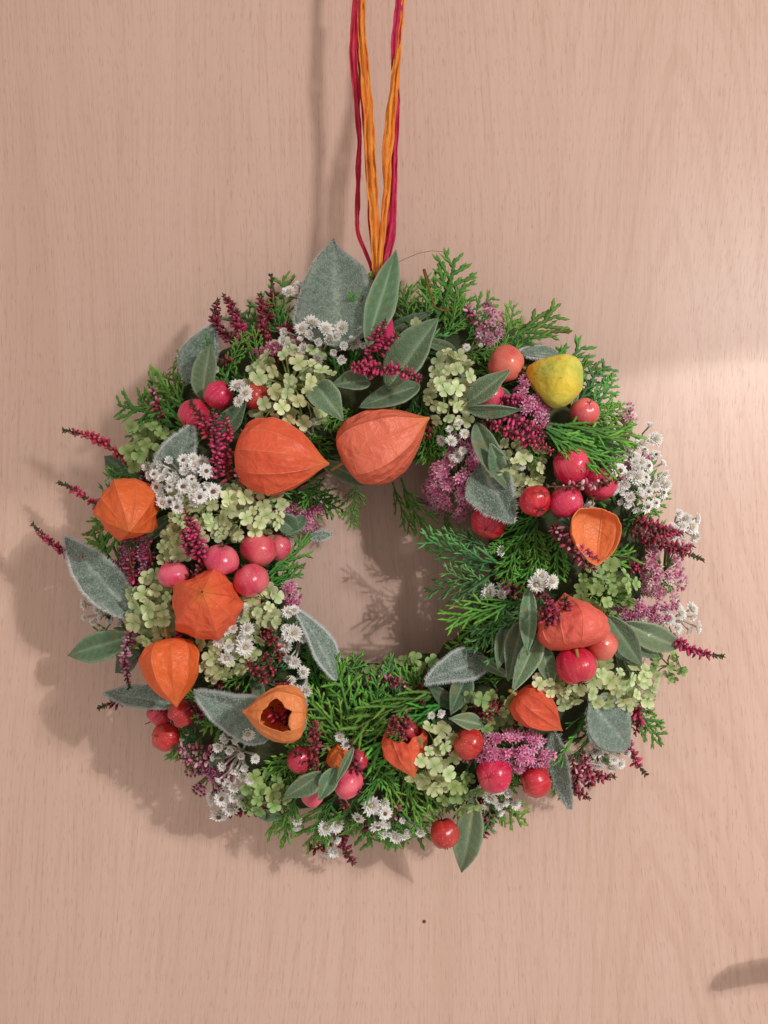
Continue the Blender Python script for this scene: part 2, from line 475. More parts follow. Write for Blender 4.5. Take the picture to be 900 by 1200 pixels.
# filling sprays all the way round
rs = random.Random(21)
for i in range(176):
    a = 2 * math.pi * (i * 0.381966) + rs.uniform(-.1, .1)
    ring = i % 3
    s = F / (D - DM)
    if ring == 0: r0, r1, bo, to = rs.uniform(.118, .134), rs.uniform(.153, .170), -0.03, -0.004
    elif ring == 1: r0, r1, bo, to = rs.uniform(.085, .115), rs.uniform(.125, .150), -0.014, 0.0
    else: r0, r1, bo, to = rs.uniform(.090, .105), rs.uniform(.056, .068), -0.012, -0.006
    a2 = a + rs.uniform(-.32, .32)
    conifer(CX + r0 * s * math.cos(a), CY - r0 * s * math.sin(a), CX + r1 * s * math.cos(a2), CY - r1 * s * math.sin(a2), bo, to)
# sprays that can be picked out in the photograph
for t in [(505, 385, 552, 303, 'flat'), (500, 380, 498, 322, 'flat'), (520, 390, 578, 345, 'flat'), (545, 400, 575, 372, 'flat'), (585, 410, 612, 360, 'flat'), (590, 415, 632, 388, 'flat'),
          (520, 400, 545, 345, 'flat'), (480, 390, 478, 330, 'flat'), (540, 410, 590, 420, 'flat'), (420, 400, 426, 318, 'long'), (412, 400, 418, 345, 'long'),
          (680, 470, 704, 408, 'blue'), (690, 480, 728, 450, 'flat'), (685, 490, 735, 485, 'flat'), 
          (215, 490, 135, 478, 'flat'), (215, 470, 182, 424, 'flat'), (220, 480, 150, 452, 'flat'), (205, 500, 150, 500, 'flat'), (235, 440, 212, 405, 'flat'), (230, 430, 225, 395, 'flat'), (250, 420, 240, 390, 'blue'), (330, 400, 325, 345, 'flat'),
          (165, 560, 120, 548, 'flat'), (470, 560, 500, 650, 'flat'), (460, 565, 480, 632, 'flat'), (420, 565, 404, 618, 'flat'), (340, 575, 405, 592, 'flat'), (360, 570, 400, 610, 'flat'),
          (525, 580, 520, 640, 'flat'), (300, 680, 378, 648, 'long'), (300, 690, 365, 675, 'long'), 
          (600, 700, 560, 765, 'blue'), (610, 700, 580, 775, 'blue'), (620, 620, 580, 680, 'flat'), (640, 640, 600, 690, 'flat'), (630, 610, 620, 670, 'flat'), (660, 620, 640, 680, 'flat'), (600, 640, 570, 640, 'flat'),
          (640, 690, 605, 740, 'blue'), (420, 880, 388, 768, 'flat'), (410, 880, 365, 800, 'flat'), (430, 880, 430, 790, 'flat'), (430, 870, 455, 800, 'flat'), (400, 880, 352, 850, 'long'), (525, 812, 405, 832, 'long'), (530, 822, 418, 868, 'long'),
          (500, 860, 420, 850, 'long'), (460, 870, 445, 955, 'long'), (480, 880, 505, 965, 'long'), (470, 890, 475, 970, 'long'), (450, 900, 425, 940, 'long'), (440, 940, 415, 990, 'flat'), (450, 950, 455, 1000, 'flat'), (430, 950, 440, 985, 'flat'),
          (395, 930, 338, 1002, 'long'), (400, 950, 375, 990, 'long'), (360, 880, 296, 910, 'long'), (380, 890, 330, 855, 'flat'), (430, 870, 350, 900, 'long'), (250, 835, 205, 800, 'flat'), (240, 860, 215, 895, 'long'), (255, 850, 225, 840, 'flat'),
          (300, 790, 250, 780, 'flat'), (310, 780, 270, 810, 'flat'), (740, 810, 765, 880, 'flat'), (730, 840, 772, 860, 'flat'), (730, 820, 770, 830, 'flat'), (690, 830, 655, 895, 'long'), (700, 850, 670, 900, 'long'),
          (730, 610, 785, 592, 'flat'), (740, 620, 770, 600, 'flat'), (700, 690, 722, 720, 'long'), (680, 690, 735, 712, 'long'), (580, 930, 612, 985, 'long'), (570, 930, 585, 975, 'blue'), (790, 760, 800, 790, 'flat'),
          (380, 560, 350, 590, 'flat'), (420, 930, 396, 990, 'flat'), (460, 930, 474, 992, 'flat'), (350, 930, 318, 978, 'flat'), (392, 935, 366, 985, 'flat'), (500, 935, 498, 992, 'flat'), (700, 835, 716, 880, 'flat'), (265, 440, 285, 390, 'flat'), (300, 440, 305, 385, 'flat'), (640, 900, 655, 940, 'flat'), (610, 500, 640, 545, 'flat'), (420, 480, 380, 500, 'flat'), (500, 490, 520, 560, 'flat'), (485, 540, 520, 500, 'flat'), (500, 560, 520, 600, 'flat')]:
    conifer(t[0], t[1], t[2], t[3], -0.006, 0.008, t[4])

for t in [(590, 660, 490, 655, 'blue'), (590, 668, 500, 706, 'blue'), (585, 690, 515, 682, 'blue'), (610, 705, 522, 724, 'long'), (570, 640, 520, 625, 'blue')]:     # feathery sprays reaching into the hole
    conifer(t[0], t[1], t[2], t[3], .002, .036, t[4])
for t in [(640, 500, 748, 528), (642, 504, 722, 552), (640, 506, 692, 552), (642, 496, 745, 510), (640, 502, 735, 540)]:    # bright fan over the red apples
    conifer(t[0], t[1], t[2], t[3], .012, .026, 'long')

# ---------------------------------------------------------------- leaves
def leaf_mesh(name, L, W, mat, col_mid, col_edge, col_rib, fold=0.25, arch=0.15, curl=0.0, shape=1.0, wavy=0.03, tipy=1.0, seed=0, thick=0.0006, nx=24, ny=12):
    """leaf along +X, face +Z. fold: V across; arch: bend along; returns mesh and a function to sample its surface"""
    rng = random.Random(seed); mb = MB(); ph = rng.uniform(0, 6); asym = rng.uniform(-.12, .12); roll_e = rng.uniform(-.25, .25)
    def hw(s):
        s = min(1, max(0, s))
        return W / 2 * (math.sin(math.pi * s ** shape) ** 0.75) * (1 - 0.25 * (s ** 3) * tipy) * (1 + .07 * mnoise.noise(Vector((s * 7, ph, 0)))) + W * 0.03 * (1 - s)
    def pt(s, u):
        w = hw(s); a = arch * (s - 0.15) * 2
        y = u * w * (1 + asym * u); z = fold * abs(y) * (1 - 0.4 * s) + roll_e * y * abs(u)
        z += .05 * W * mnoise.noise(Vector((s * 3.2, u * 1.3, ph)))
        z += wavy * W * math.sin(s * 9 + ph + u * 2) * abs(u)
        z += -0.045 * W * math.exp(-(u * 4.5) ** 2) * (1 - .6 * s)            # sunken midrib
        sidey = curl * L * s * s
        if abs(arch) > 1e-4:
            R = L / (2 * arch); th = (s) * 2 * arch
            return Vector(((R - z) * math.sin(th) if False else R * math.sin(th) - z * math.sin(th) * -1 * -1, y + sidey, z * math.cos(th) - R * (1 - math.cos(th))))
        return Vector((s * L, y + sidey, z))
    rows = []; cols = []
    for i in range(nx + 1):
        s = i / nx; row = []; cr = []
        for j in range(ny + 1):
            u = -1 + 2 * j / ny
            row.append(pt(s, u))
            e = abs(u)
            c = lerp(col_mid, col_edge, max(0, (e - 0.78) / 0.22))
            c = lerp(c, col_rib, math.exp(-(u * 7) ** 2) * (1 - 0.35 * s))
            # side veins
            vv = math.exp(-((((s - e * 0.12) * 9) % 1 - 0.5) * 6) ** 2) * 0.22 * (0.2 < e < 0.85)
            c = lerp(c, col_rib, vv)
            cr.append(vary(c, 0.05))
        rows.append(row); cols.append(cr)
    mb.grid(rows, cols)
    me = solidify(mb.mesh(name, mat), thick)
    return me, pt

SG_M, SG_E, SG_R = S(86, 114, 78), S(146, 164, 130), S(150, 170, 134)
def sage(bx, by, tx, ty, w, bo=0.004, to=0.010, fold=0.25, arch=0.12, roll=0.0, dark=1.0, shape=0.9, label=None):
    B = P(bx, by, max(0.006, depth(bx, by) + bo)); T = P(tx, ty, max(0.006, depth(tx, ty) + to))
    L = (T - B).length
    me, pt = leaf_mesh('sage_leaf', L, .9 * w * PX(tx, ty), M['sage'], tuple(c * dark for c in SG_M), tuple(c * dark for c in SG_E), tuple(c * dark for c in SG_R),
                       fold * random.uniform(.9, 2.2), arch * random.uniform(.6, 2.6), random.uniform(-.09, .09), shape, seed=int(bx * 7 + ty))
    nn = (surf_n(tx, ty) * 0.5 + Vector((0, -1, 0)) * 0.7)
    X = (T - B).normalized()
    nn = Matrix.Rotation(roll, 3, X) @ nn
    m = basis(B, X, nn)
    # the arch shortens and drops the tip: turn the leaf so that its tip lands on the tip position
    tl = pt(1, 0); wt = (m.to_3x3() @ tl)
    q = wt.rotation_difference(T - B); m2 = Matrix.Translation(B) @ (q.to_matrix() @ m.to_3x3()).to_4x4() @ Matrix.Scale(L / tl.length, 4)
    return add('sage_leaf', me, wreath, m2, label)

WO_M, WO_E, WO_R = S(114, 134, 118), S(168, 180, 168), S(174, 188, 172)
def woolly(bx, by, tx, ty, w, bo=0.004, to=0.012, fold=0.2, arch=0.12, roll=0.0, shape=0.8, hairs=2600, label=None, dark=1.0):
    B = P(bx, by, max(0.006, depth(bx, by) + bo)); T = P(tx, ty, max(0.006, depth(tx, ty) + to))
    L = (T - B).length; W = w * PX(tx, ty)
    me, pt = leaf_mesh('woolly_leaf', L, W, M['woolly'], tuple(c * dark for c in WO_M), WO_E, WO_R, fold, arch, random.uniform(-.04, .04), shape, 0.05, 0.6, seed=int(bx * 3 + ty), thick=0.0011)
    X = (T - B).normalized()
    nn = Matrix.Rotation(roll, 3, X) @ (surf_n(tx, ty) * 0.4 + Vector((0, -1, 0)) * 0.8)
    m = basis(B, X, nn); tl = pt(1, 0); q = (m.to_3x3() @ tl).rotation_difference(T - B)
    m2 = Matrix.Translation(B) @ (q.to_matrix() @ m.to_3x3()).to_4x4() @ Matrix.Scale(L / tl.length, 4)
    o = add('woolly_leaf', me, wreath, m2, label)
    mb = MB(); rng = random.Random(int(bx + by))
    for i in range(hairs):
        s = rng.random() ** 0.8
        edge = i % 2 == 0
        u = rng.choice((-1, 1)) * (1 - 0.04 * rng.random()) if edge else rng.uniform(-1, 1)
        p = pt(s, u)
        out = Vector((rng.uniform(0.0, 0.9), (1.2 if u > 0 else -1.2) if edge else rng.uniform(-.7, .7), rng.uniform(-.3, .6) if edge else rng.uniform(.35, 1.0))).normalized()
        hl = (rng.uniform(.7, 1.9) if edge else rng.uniform(.4, .9)) * 0.0013
        sd = out.cross(Vector((rng.random(), rng.random(), 1))).normalized() * 0.00016
        c = (0.62, 0.66, 0.64); k = p + out * hl + Vector((0, 0, -hl * .2))
        a = [mb.vert(p - sd, c), mb.vert(p + sd, c), mb.vert(k, c)]
        mb.f.append(tuple(a))
    add('wool', mb.mesh('wool', M['fuzz']), o, m2, None, 'stuff')
    return o

woolly(395, 405, 391, 283, 84, 0.006, 0.012, 0.16, -0.05, 0.0, 0.62, label='large grey-green woolly leaf standing upright at the top of the wreath', hairs=5000)
woolly(196, 578, 226, 498, 42, 0.0, 0.012, 0.25, 0.1, label='woolly leaf behind the white blossoms at upper left')
woolly(160, 722, 76, 630, 40, 0.002, 0.022, 0.55, 0.2, 0.45, label='broad woolly leaf pointing up and left off the edge', dark=0.8)
woolly(205, 826, 122, 812, 24, -0.004, 0.012, 0.3, 0.12, 0.75)
woolly(330, 842, 228, 812, 58, -0.004, 0.018, 0.45, 0.2, -0.25, 0.75, label='blue-grey woolly leaf under the open lantern husk', hairs=4200)
woolly(394, 796, 347, 715, 32, 0.002, 0.012, 0.35, 0.25, 0.5)
woolly(572, 775, 498, 800, 36, -0.012, 0.004, 0.3, 0.3, 0.5, dark=0.75)
woolly(690, 822, 736, 876, 50, 0.006, 0.014, 0.2, 0.18, -0.2, 0.7, label='rounded woolly leaf at the lower right edge')
woolly(650, 858, 668, 948, 22, 0.0, 0.016, 0.4, 0.1, 0.8)
woolly(655, 418, 608, 414, 20, -0.006, 0.0, 0.2, 0.1, 0.4)
woolly(222, 450, 252, 380, 40, -0.008, 0.004, 0.2, 0.1, 0.2, dark=0.85)
woolly(562, 545, 601, 613, 52, 0.004, 0.014, 0.2, 0.1, 0.2, dark=0.55, hairs=500)
woolly(362, 628, 389, 626, 11, -0.004, 0.004, 0.2, 0.1, 0.3, hairs=400)

for t in [(430, 405, 464, 294, 36, .012, .030, .25, -.1, .25), (455, 455, 514, 373, 52, .006, .018, .2, .12, -.2), (492, 452, 420, 478, 34, .002, .006, .3, .1, .3, .72), (432, 446, 388, 452, 30, .004, .012, .3, .3, .3, .75),
          (372, 452, 402, 492, 36, .012, .022, .3, .2, 0, 1.05), (376, 540, 440, 568, 24, .006, .014, .2, .15, .1, .8), (548, 472, 597, 434, 28, .006, .018, .3, .15, -.2), (548, 478, 610, 480, 20, .008, .016, .3, .1, .9, .85),
          (558, 495, 602, 580, 30, .004, .010, .3, .1, .2, .9), (256, 512, 290, 468, 28, .000, .010, .3, .1, .2, .7), (238, 468, 247, 402, 30, .004, .012, .25, .1, .1), (156, 746, 80, 768, 36, -.004, .010, .3, .1, .1), (165, 765, 135, 788, 26, -.01, .0, .3, .1, .2, .7),
          (712, 722, 752, 780, 30, .008, .014, .3, .15, .1), (732, 730, 798, 758, 32, .002, .012, .3, .15, .1, 1.1), (730, 745, 772, 770, 24, -.002, .006, .3, .1, .2, .75), (730, 765, 750, 792, 18, .0, .008, .3, .1, .1, 1),
          (620, 690, 618, 768, 22, .010, .022, .35, .08, .3, .95), (632, 742, 600, 812, 28, .010, .018, .3, .1, .2, 1.05), (612, 730, 596, 798, 30, .004, .010, .3, .1, .1, .8), (592, 735, 583, 784, 24, .002, .010, .3, .1, -.1), (634, 752, 647, 806, 24, .008, .014, .3, .1, .2, .95),
          (556, 935, 541, 1022, 34, .002, .012, .25, .1, .35, 1.05), (376, 905, 332, 934, 26, .010, .018, .3, .15, .1, .9), (394, 900, 374, 938, 22, .012, .020, .3, .1, .1, 1.05), (414, 876, 394, 918, 10, .016, .020, .3, .1, .2),
          (346, 865, 352, 820, 22, .020, .032, .1, .05, .0, 1.15), (566, 850, 526, 842, 22, .006, .014, .3, .1, .4, .95), (548, 790, 528, 838, 30, -.004, .002, .3, .1, .1, .7), (165, 570, 122, 535, 34, -.014, .0, .3, .1, .1, .55),
          (324, 604, 350, 626, 26, .006, .012, .3, .15, .1, .9), (356, 606, 334, 628, 18, .004, .010, .3, .1, .1, .8), (558, 725, 549, 618, 28, -.014, -.008, .3, .1, .3, .8), (535, 830, 500, 800, 20, -.008, .0, .3, .1, .1, .6),
          (590, 560, 575, 520, 26, .006, .014, .3, .1, .1, .8), (600, 470, 560, 452, 18, .0, .006, .3, .1, .1, .7), (250, 900, 262, 870, 18, .0, .006, .3, .1, .1, .7), (330, 955, 295, 950, 20, -.004, .0, .3, .1, .1, .8), (540, 800, 520, 770, 26, -.012, -.006, .3, .1, .2, .6)]:
    sage(*t)

# ---------------------------------------------------------------- orange lantern husks
def lantern_mesh(L, W, seed, pent=0.7, dent=0.14, tipc=1.0, cut=None, col=(0.72, 0.115, 0.035)):
    rng = random.Random(seed); mb = MB()
    ts = [0, .02, .06, .13, .25, .38, .5, .62, .73, .83, .91, .96, 1.0]
    rr = [.10, .34, .58, .79, .96, 1.0, .96, .84, .66, .42, .20, .09, .015]
    nt, na = 34, 80; rows = []; cols = []; uvs = []
    off = Vector((rng.uniform(0, 50), rng.uniform(0, 50), 0)); twist = rng.uniform(-.25, .25)
    for i in range(nt + 1):
        t = i / nt; t = t ** 1.0
        r0 = float(np.interp(t, ts, rr)); r0 = 0.5 * r0 + 0.25 * float(np.interp(max(0, t - .03), ts, rr)) + 0.25 * float(np.interp(min(1, t + .03), ts, rr))
        row = []; cr = []; uv = []
        for j in range(na + 1):
            a = 2 * math.pi * j / na; sec = 2 * math.pi / 5
            pa = (a % sec) - sec / 2
            poly = math.cos(sec / 2) / math.cos(pa)           # 1 at corners, .81 mid-face
            pk = pent * min(1, 0.45 + t)
            k = 1 - pk * (1 - poly)
            k += 0.055 * math.exp(-(pa * 13) ** 2) * math.sin(math.pi * t) + .03 * math.exp(-((abs(pa) - sec / 2) * 12) ** 2) * math.sin(math.pi * t)      # rib along the middle of each face
            aa = a + twist * t
            q = Vector((math.cos(a), math.sin(a), t * 2.2))
            dn = mnoise.noise(q * 1.3 + off) * dent + mnoise.noise(q * 3.6 + off) * dent * 0.5 + (abs(mnoise.noise(q * 2.4 - off)) - .2) * dent * .5
            r = r0 * W / 2 * (k + dn * min(1, r0 * 1.5))
            x = (t + (0.05 * (1 - t / .12) if t < .12 else 0)) * L         # sunken round the stalk
            row.append((x, r * math.cos(aa), r * math.sin(aa))); uv.append((j / na, t, 0))
            c = lerp(col, (0.80, 0.24, 0.06), max(0, (t - .80) / .2) * 0.8)
            cr.append(c)
        rows.append(row); cols.append(cr); uvs.append(uv)
    mb.grid(rows, cols, False, uvs)
    me = mb.mesh('lantern_husk', M['lantern'])
    if cut:
        bm = bmesh.new(); bm.from_mesh(me)
        bmesh.ops.remove_doubles(bm, verts=bm.verts, dist=L * 1e-5)
        for co, no in cut:
            bmesh.ops.bisect_plane(bm, geom=bm.verts[:] + bm.edges[:] + bm.faces[:], dist=1e-6, plane_co=Vector(co), plane_no=Vector(no), clear_outer=True)
        for v in bm.verts:                    # ragged torn rim
            if v.is_boundary: v.co += Vector((mnoise.noise(v.co * 190), mnoise.noise(v.co * 190 + Vector((9, 0, 0))), mnoise.noise(v.co * 300))) * .0009
        bm.to_mesh(me); bm.free()
        solidify(me, 0.0004)
    return me


def lantern(cx, cy, ang, L, W, elev=0.0, roll=0.0, off=0.014, seed=1, pent=0.7, dent=0.10, cut=None, col=(0.72, 0.115, 0.035), label=None):
    s = (D - depth(cx, cy) - off) / F; L *= s; W *= s
    a = math.radians(ang); e = math.radians(elev)
    X = Vector((math.cos(a) * math.cos(e), -math.sin(e), math.sin(a) * math.cos(e)))
    C = P(cx, cy, depth(cx, cy) + off)
    me = lantern_mesh(L, W, seed, pent, dent, 1, cut(L, W) if cut else None, col)
    nn = Vector((0, -1, 0)) if abs(X.y) < 0.9 else Vector((0, 0, 1))
    m = basis(C, X, nn) @ Matrix.Rotation(math.radians(roll), 4, 'X') @ Matrix.Translation((-0.47 * L, 0, 0))
    o = add('lantern_husk', me, wreath, m, label)
    if not cut:
        mb = MB(); mb.tube([(0.045 * L, 0, 0), (0.0, 0, 0), (-0.10 * L, 0.01 * L, 0.02 * L)], [0.0011, 0.0009, 0.0008], S(170, 130, 70), 6)
        add('husk_stalk', mb.mesh('husk_stalk', M['stem']), o, m)
    return o

OR1 = (0.86, 0.125, 0.058); OR2 = (0.90, 0.180, 0.040); SAL = (0.88, 0.185, 0.120); OPN = (0.93, 0.31, 0.10)
lantern(326, 537, -7, 116, 92, 8, 15, .016, 3, .55, .08, None, OR1, 'plump orange lantern husk with its tip pointing right, upper left of the hole')
lantern(447, 519, 27, 120, 92, 10, 50, .018, 5, .85, .08, None, SAL, 'salmon lantern husk with its tip up to the right, above the hole')
lantern(150, 600, -60, 88, 76, 55, 10, .020, 8, .8, .10, None, OR2, 'orange lantern husk at the outer left edge beside heather tips')
lantern(241, 707, 70, 96, 88, 68, 0, .018, 12, .95, .12, None, OR1, 'creased orange lantern husk among pink apples')
lantern(201, 784, -78, 84, 72, 15, 30, .018, 17, .75, .08, None, OR2, 'ribbed orange lantern husk hanging tip down at lower left')
lantern(326, 836, 176, 80, 68, 6, 0, .030, 21, .5, .08, lambda L, W: [((L * .60, -W * .05, W * .345), (.26, -.15, 1))], OPN, 'opened orange lantern husk with heather buds inside')
lantern(703, 627, -95, 80, 72, 8, 0, .022, 24, .5, .06, lambda L, W: [((0, 0, -W * .10), (0, .30, 1))], OPN, 'hollow orange lantern husk cut open beside red apples')
lantern(669, 731, 98, 70, 82, -18, 20, .018, 27, .35, .12, None, SAL, 'crumpled salmon lantern husk above a bright red apple')
lantern(629, 833, -38, 72, 50, 0, 60, .014, 31, .9, .10, None, OR1, 'small orange lantern husk with its tip pointing down right')
lantern(474, 877, -72, 66, 56, 25, 0, .004, 35, .6, .14, lambda L, W: [((L * .22, 0, W * .2), (-1, .35, .9))], OR1, 'torn orange lantern husk between conifer sprigs at the bottom')
lantern(400, 890, -40, 40, 30, 0, 0, .000, 38, .6, .1, None, OR2)

# ---------------------------------------------------------------- crab apples and the yellow fruit
def apple_mesh(r, seed, c1, c2, squash=0.95):
    rng = random.Random(seed); mb = MB(); nt, na = 20, 32; rows = []; cols = []; uvs = []
    off = Vector((rng.uniform(0, 90), 3, 7)); ph = rng.uniform(0, 6); lob = rng.uniform(.01, .04); squash *= rng.uniform(.86, 1.06)
    for i in range(nt + 1):
        th = math.pi * i / nt; row = []; cr = []; uv = []
        for j in range(na + 1):
            a = 2 * math.pi * j / na
            q = Vector((math.cos(a) * math.sin(th), math.sin(a) * math.sin(th), math.cos(th)))
            k = 1 + 0.07 * mnoise.noise(q * 1.3 + off) + lob * math.cos(5 * a + ph) * abs(math.cos(th)) + 0.012 * mnoise.noise(q * 4 + off)
            z = math.cos(th) * squash
            z -= 0.16 * math.exp(-(th / 0.30) ** 2); z += 0.10 * math.exp(-((math.pi - th) / 0.25) ** 2)
            row.append((r * k * math.sin(th) * math.cos(a), r * k * math.sin(th) * math.sin(a), r * k * z)); uv.append((j / na, i / nt, 0))
            t = 0.5 + 0.5 * mnoise.noise(q * 1.1 + off * 1.7); t = min(1, max(0, (t - .30) / .4))
            cr.append(lerp(c1, c2, t))
        rows.append(row); cols.append(cr); uvs.append(uv)
    mb.grid(rows, cols, False, uvs)
    return mb.mesh('crab_apple', M['apple'])

RED, RED2 = S(186, 18, 52), S(206, 44, 76)
PNK, PNK2 = S(200, 56, 84), S(224, 108, 116)
SLM, SLM2 = S(196, 62, 68), S(216, 108, 96)
DRK, DRK2 = S(166, 22, 38), S(188, 46, 54)
def apple(cx, cy, rpx, kind, pole=None, off=0.008, label=None):
    """pole: image direction (deg) and elevation of the calyx end; None = random, turned away"""
    c1, c2 = {'r': (RED, RED2), 'p': (PNK, PNK2), 's': (SLM, SLM2), 'd': (DRK, DRK2)}[kind]
    d = depth(cx, cy) + off; r = .96 * rpx * (D - d) / F
    me = apple_mesh(r, int(cx * 13 + cy), c1, c2, 0.95 if kind != 's' else 1.05)
    ang, el = pole if pole else (random.uniform(0, 360), random.uniform(-60, 5))
    a, e = math.radians(ang), math.radians(el)
    Zd = Vector((math.cos(a) * math.cos(e), -math.sin(e), math.sin(a) * math.cos(e)))
    C = P(cx, cy, d)
    Xd = Zd.orthogonal().normalized(); Yd = Zd.cross(Xd)
    m = Matrix((Xd, Yd, Zd)).transposed().to_4x4(); m.translation = C
    o = add('crab_apple', me, wreath, m, label)
    mb = MB(); rng = random.Random(int(cx))
    for k in range(6):                      # dried flower remains in the hollow
        an = k * math.pi / 3 + rng.uniform(-.2, .2); ca, sa = math.cos(an), math.sin(an); c = vary(S(92, 62, 46), .3)
        z0 = r * .80
        ids = [mb.vert((ca * r * .05 - sa * r * .09, sa * r * .05 + ca * r * .09, z0), c), mb.vert((ca * r * .05 + sa * r * .09, sa * r * .05 - ca * r * .09, z0), c),
               mb.vert((ca * r * .30, sa * r * .30, z0 + r * .24), c), mb.vert((ca * r * .10, sa * r * .10, z0 + r * .05), c)]
        mb.f += [(ids[0], ids[1], ids[3]), (ids[0], ids[3], ids[2]), (ids[1], ids[2], ids[3])]
    add('calyx', mb.mesh('calyx', M['bark']), o, m)
    mb = MB(); mb.tube([(0, 0, -r * .78), (r * .06, 0, -r * 1.1), (r * .15, r * .04, -r * 1.3)], [r * .05, r * .04, r * .05], S(110, 90, 52), 5)
    add('apple_stalk', mb.mesh('apple_stalk', M['stem']), o, m)
    return o

for t in [(256, 463, 18, 'r', (40, 10)), (228, 486, 20, 'r'), (300, 465, 17, 'd', None, .004), (593, 427, 23, 's', (-30, 8), .002, 'large salmon crab apple beside the yellow pod'), (575, 463, 17, 'p', None, .002), (685, 484, 18, 's', None, .006),
          (670, 545, 24, 'r', None, .010), (627, 587, 20, 'r', (-70, 42), .012, 'crab apple showing its calyx dimple, leftmost of the red row'), (663, 588, 21, 'r', (-60, 5), .010), (702, 567, 22, 'r', None, .008), (572, 612, 22, 'r', None, .002),
          (675, 780, 25, 'r', (-80, 15), .018, 'bright red shiny crab apple under the crumpled husk'), (706, 756, 19, 's', (-30, 10), .016),
          (259, 656, 22, 'p', (80, 20), .012), (303, 643, 23, 'p', (60, 10), .008), (294, 680, 22, 'p', None, .014), (326, 641, 17, 'p', None, .002), (203, 673, 19, 'p', (90, 20), .008),
          (549, 871, 20, 'd', None, .010), (579, 908, 22, 'r', None, .014), (628, 915, 20, 'r', None, .010), (521, 977, 18, 'd', (-80, 10), .008, 'lowest dark red crab apple beside the hanging sage leaf'),
          (408, 918, 19, 'p', (-30, 20), .008), (366, 928, 18, 'p', None, .004), (352, 890, 17, 'd', None, .002), (194, 863, 18, 'd', None, .004), (213, 836, 17, 'd', (-140, 30), .004), (187, 836, 16, 'd', None, -.004),
          (420, 890, 14, 'd', None, .0), (480, 855, 12, 'd', None, .0)]:
    apple(*t)

def yellow_pod(cx, cy, rpx):
    d = depth(cx, cy) + .012; r = rpx * (D - d) / F; mb = MB(); nt, na = 30, 48; rows = []; cols = []; uvs = []
    ts = [0, .04, .12, .28, .48, .66, .82, .93, 1.0]; rr = [.10, .30, .46, .70, .95, 1.0, .86, .52, .06]
    for i in range(nt + 1):
        t = i / nt; row = []; cr = []; uv = []
        r0 = sum(float(np.interp(min(1, max(0, t + e)), ts, rr)) for e in (-.04, 0, .04)) / 3
        if i == nt: r0 = 0.05
        for j in range(na + 1):
            a = 2 * math.pi * j / na
            q = Vector((math.cos(a), math.sin(a), t * 2))
            pa = (a % 1.2566) - .6283; poly = .809 / math.cos(pa)
            k = 1.06 - .62 * (1 - poly) + 0.10 * mnoise.noise(q * 1.2 + Vector((5, 0, 0))) + 0.05 * (abs(mnoise.noise(q * 2.4)) - .2) + .02 * mnoise.noise(q * 5)
            row.append(((t - .55) * r * 2.05, r * r0 * k * math.cos(a), r * r0 * k * math.sin(a))); uv.append((j / na, t, 0))
            g = min(1, max(0, 0.5 + .9 * mnoise.noise(q * .9 + Vector((1, 8, 2)))))
            c = lerp(S(226, 194, 62), S(178, 188, 84), g); c = lerp(S(222, 160, 40), c, min(1, t * 3))
            cr.append(c)
        rows.append(row); cols.append(cr); uvs.append(uv)
    mb.grid(rows, cols, False, uvs)
    a, e = math.radians(-22), math.radians(12)
    X = Vector((math.cos(a) * math.cos(e), -math.sin(e), math.sin(a) * math.cos(e)))
    m = basis(P(cx, cy, d), X, Vector((0, -1, 0)))
    o = add('yellow_pod', mb.mesh('yellow_pod', M['fig']), wreath, m, 'small yellow-green pear-shaped pod at the upper right of the wreath')
    mb = MB(); mb.tube([(-1.08 * r, 0, 0), (-1.3 * r, .03 * r, .02 * r), (-1.5 * r, .1 * r, 0)], [.09 * r, .06 * r, .07 * r], S(120, 96, 50), 7)
    add('pod_stalk', mb.mesh('pod_stalk', M['stem']), o, m)
yellow_pod(653, 446, 33)

# ---------------------------------------------------------------- hydrangea heads
def floret_mesh(seed):
    rng = random.Random(seed); mb = MB()
    for k in range(4):
        an = k * math.pi / 2 + rng.uniform(-.12, .12); L = rng.uniform(.88, 1.05); w = rng.uniform(.40, .50); lift = rng.uniform(.05, .35)
        ca, sa = math.cos(an), math.sin(an); rows = []; cols = []
        for i in range(5):
            s = i / 4; hw = w * (.14, .52, .96, 1.0, .50)[i]
            row = []; cr = []
            for u in (-1, 0, 1):
                x = s * L * (1 - .06 * abs(u) * (s > .9)); y = u * hw; z = lift * s * s - .10 * (1 - abs(u)) * s + .02 * rng.uniform(-1, 1)
                row.append((x * ca - y * sa, x * sa + y * ca, z + .02 * (k % 2)))
                cr.append(lerp(S(160, 184, 106), S(222, 230, 182), min(1, s * 1.2)) if not (i == 4 and rng.random() < .12) else S(176, 140, 92))
            rows.append(row); cols.append(cr)
        mb.grid(rows, cols)
    c = S(176, 186, 110)
    ring = [mb.vert((.10 * math.cos(k * 1.2566), .10 * math.sin(k * 1.2566), .03), c) for k in range(5)]; top = mb.vert((0, 0, .14), c)
    for k in range(5): mb.f.append((ring[k], ring[(k + 1) % 5], top))
    return mb.mesh('floret', M['petal'])
def tinted(me, f, name):
    m2 = me.copy(); at = m2.color_attributes['Col']; a = np.zeros(len(m2.vertices) * 4, np.float32); at.data.foreach_get('color', a)
    a = a.reshape(-1, 4); a[:, :3] = np.clip(a[:, :3] * np.array(f), 0, .92); at.data.foreach_set('color', a.ravel()); m2.name = name; return m2
FLO = [floret_mesh(i) for i in range(5)]
FLO_G = [tinted(m, (.58, .72, .50), 'floret') for m in FLO]        # greener heads
FLO_P = [tinted(m, (1.10, 1.08, 1.15), 'floret') for m in FLO]     # paler heads


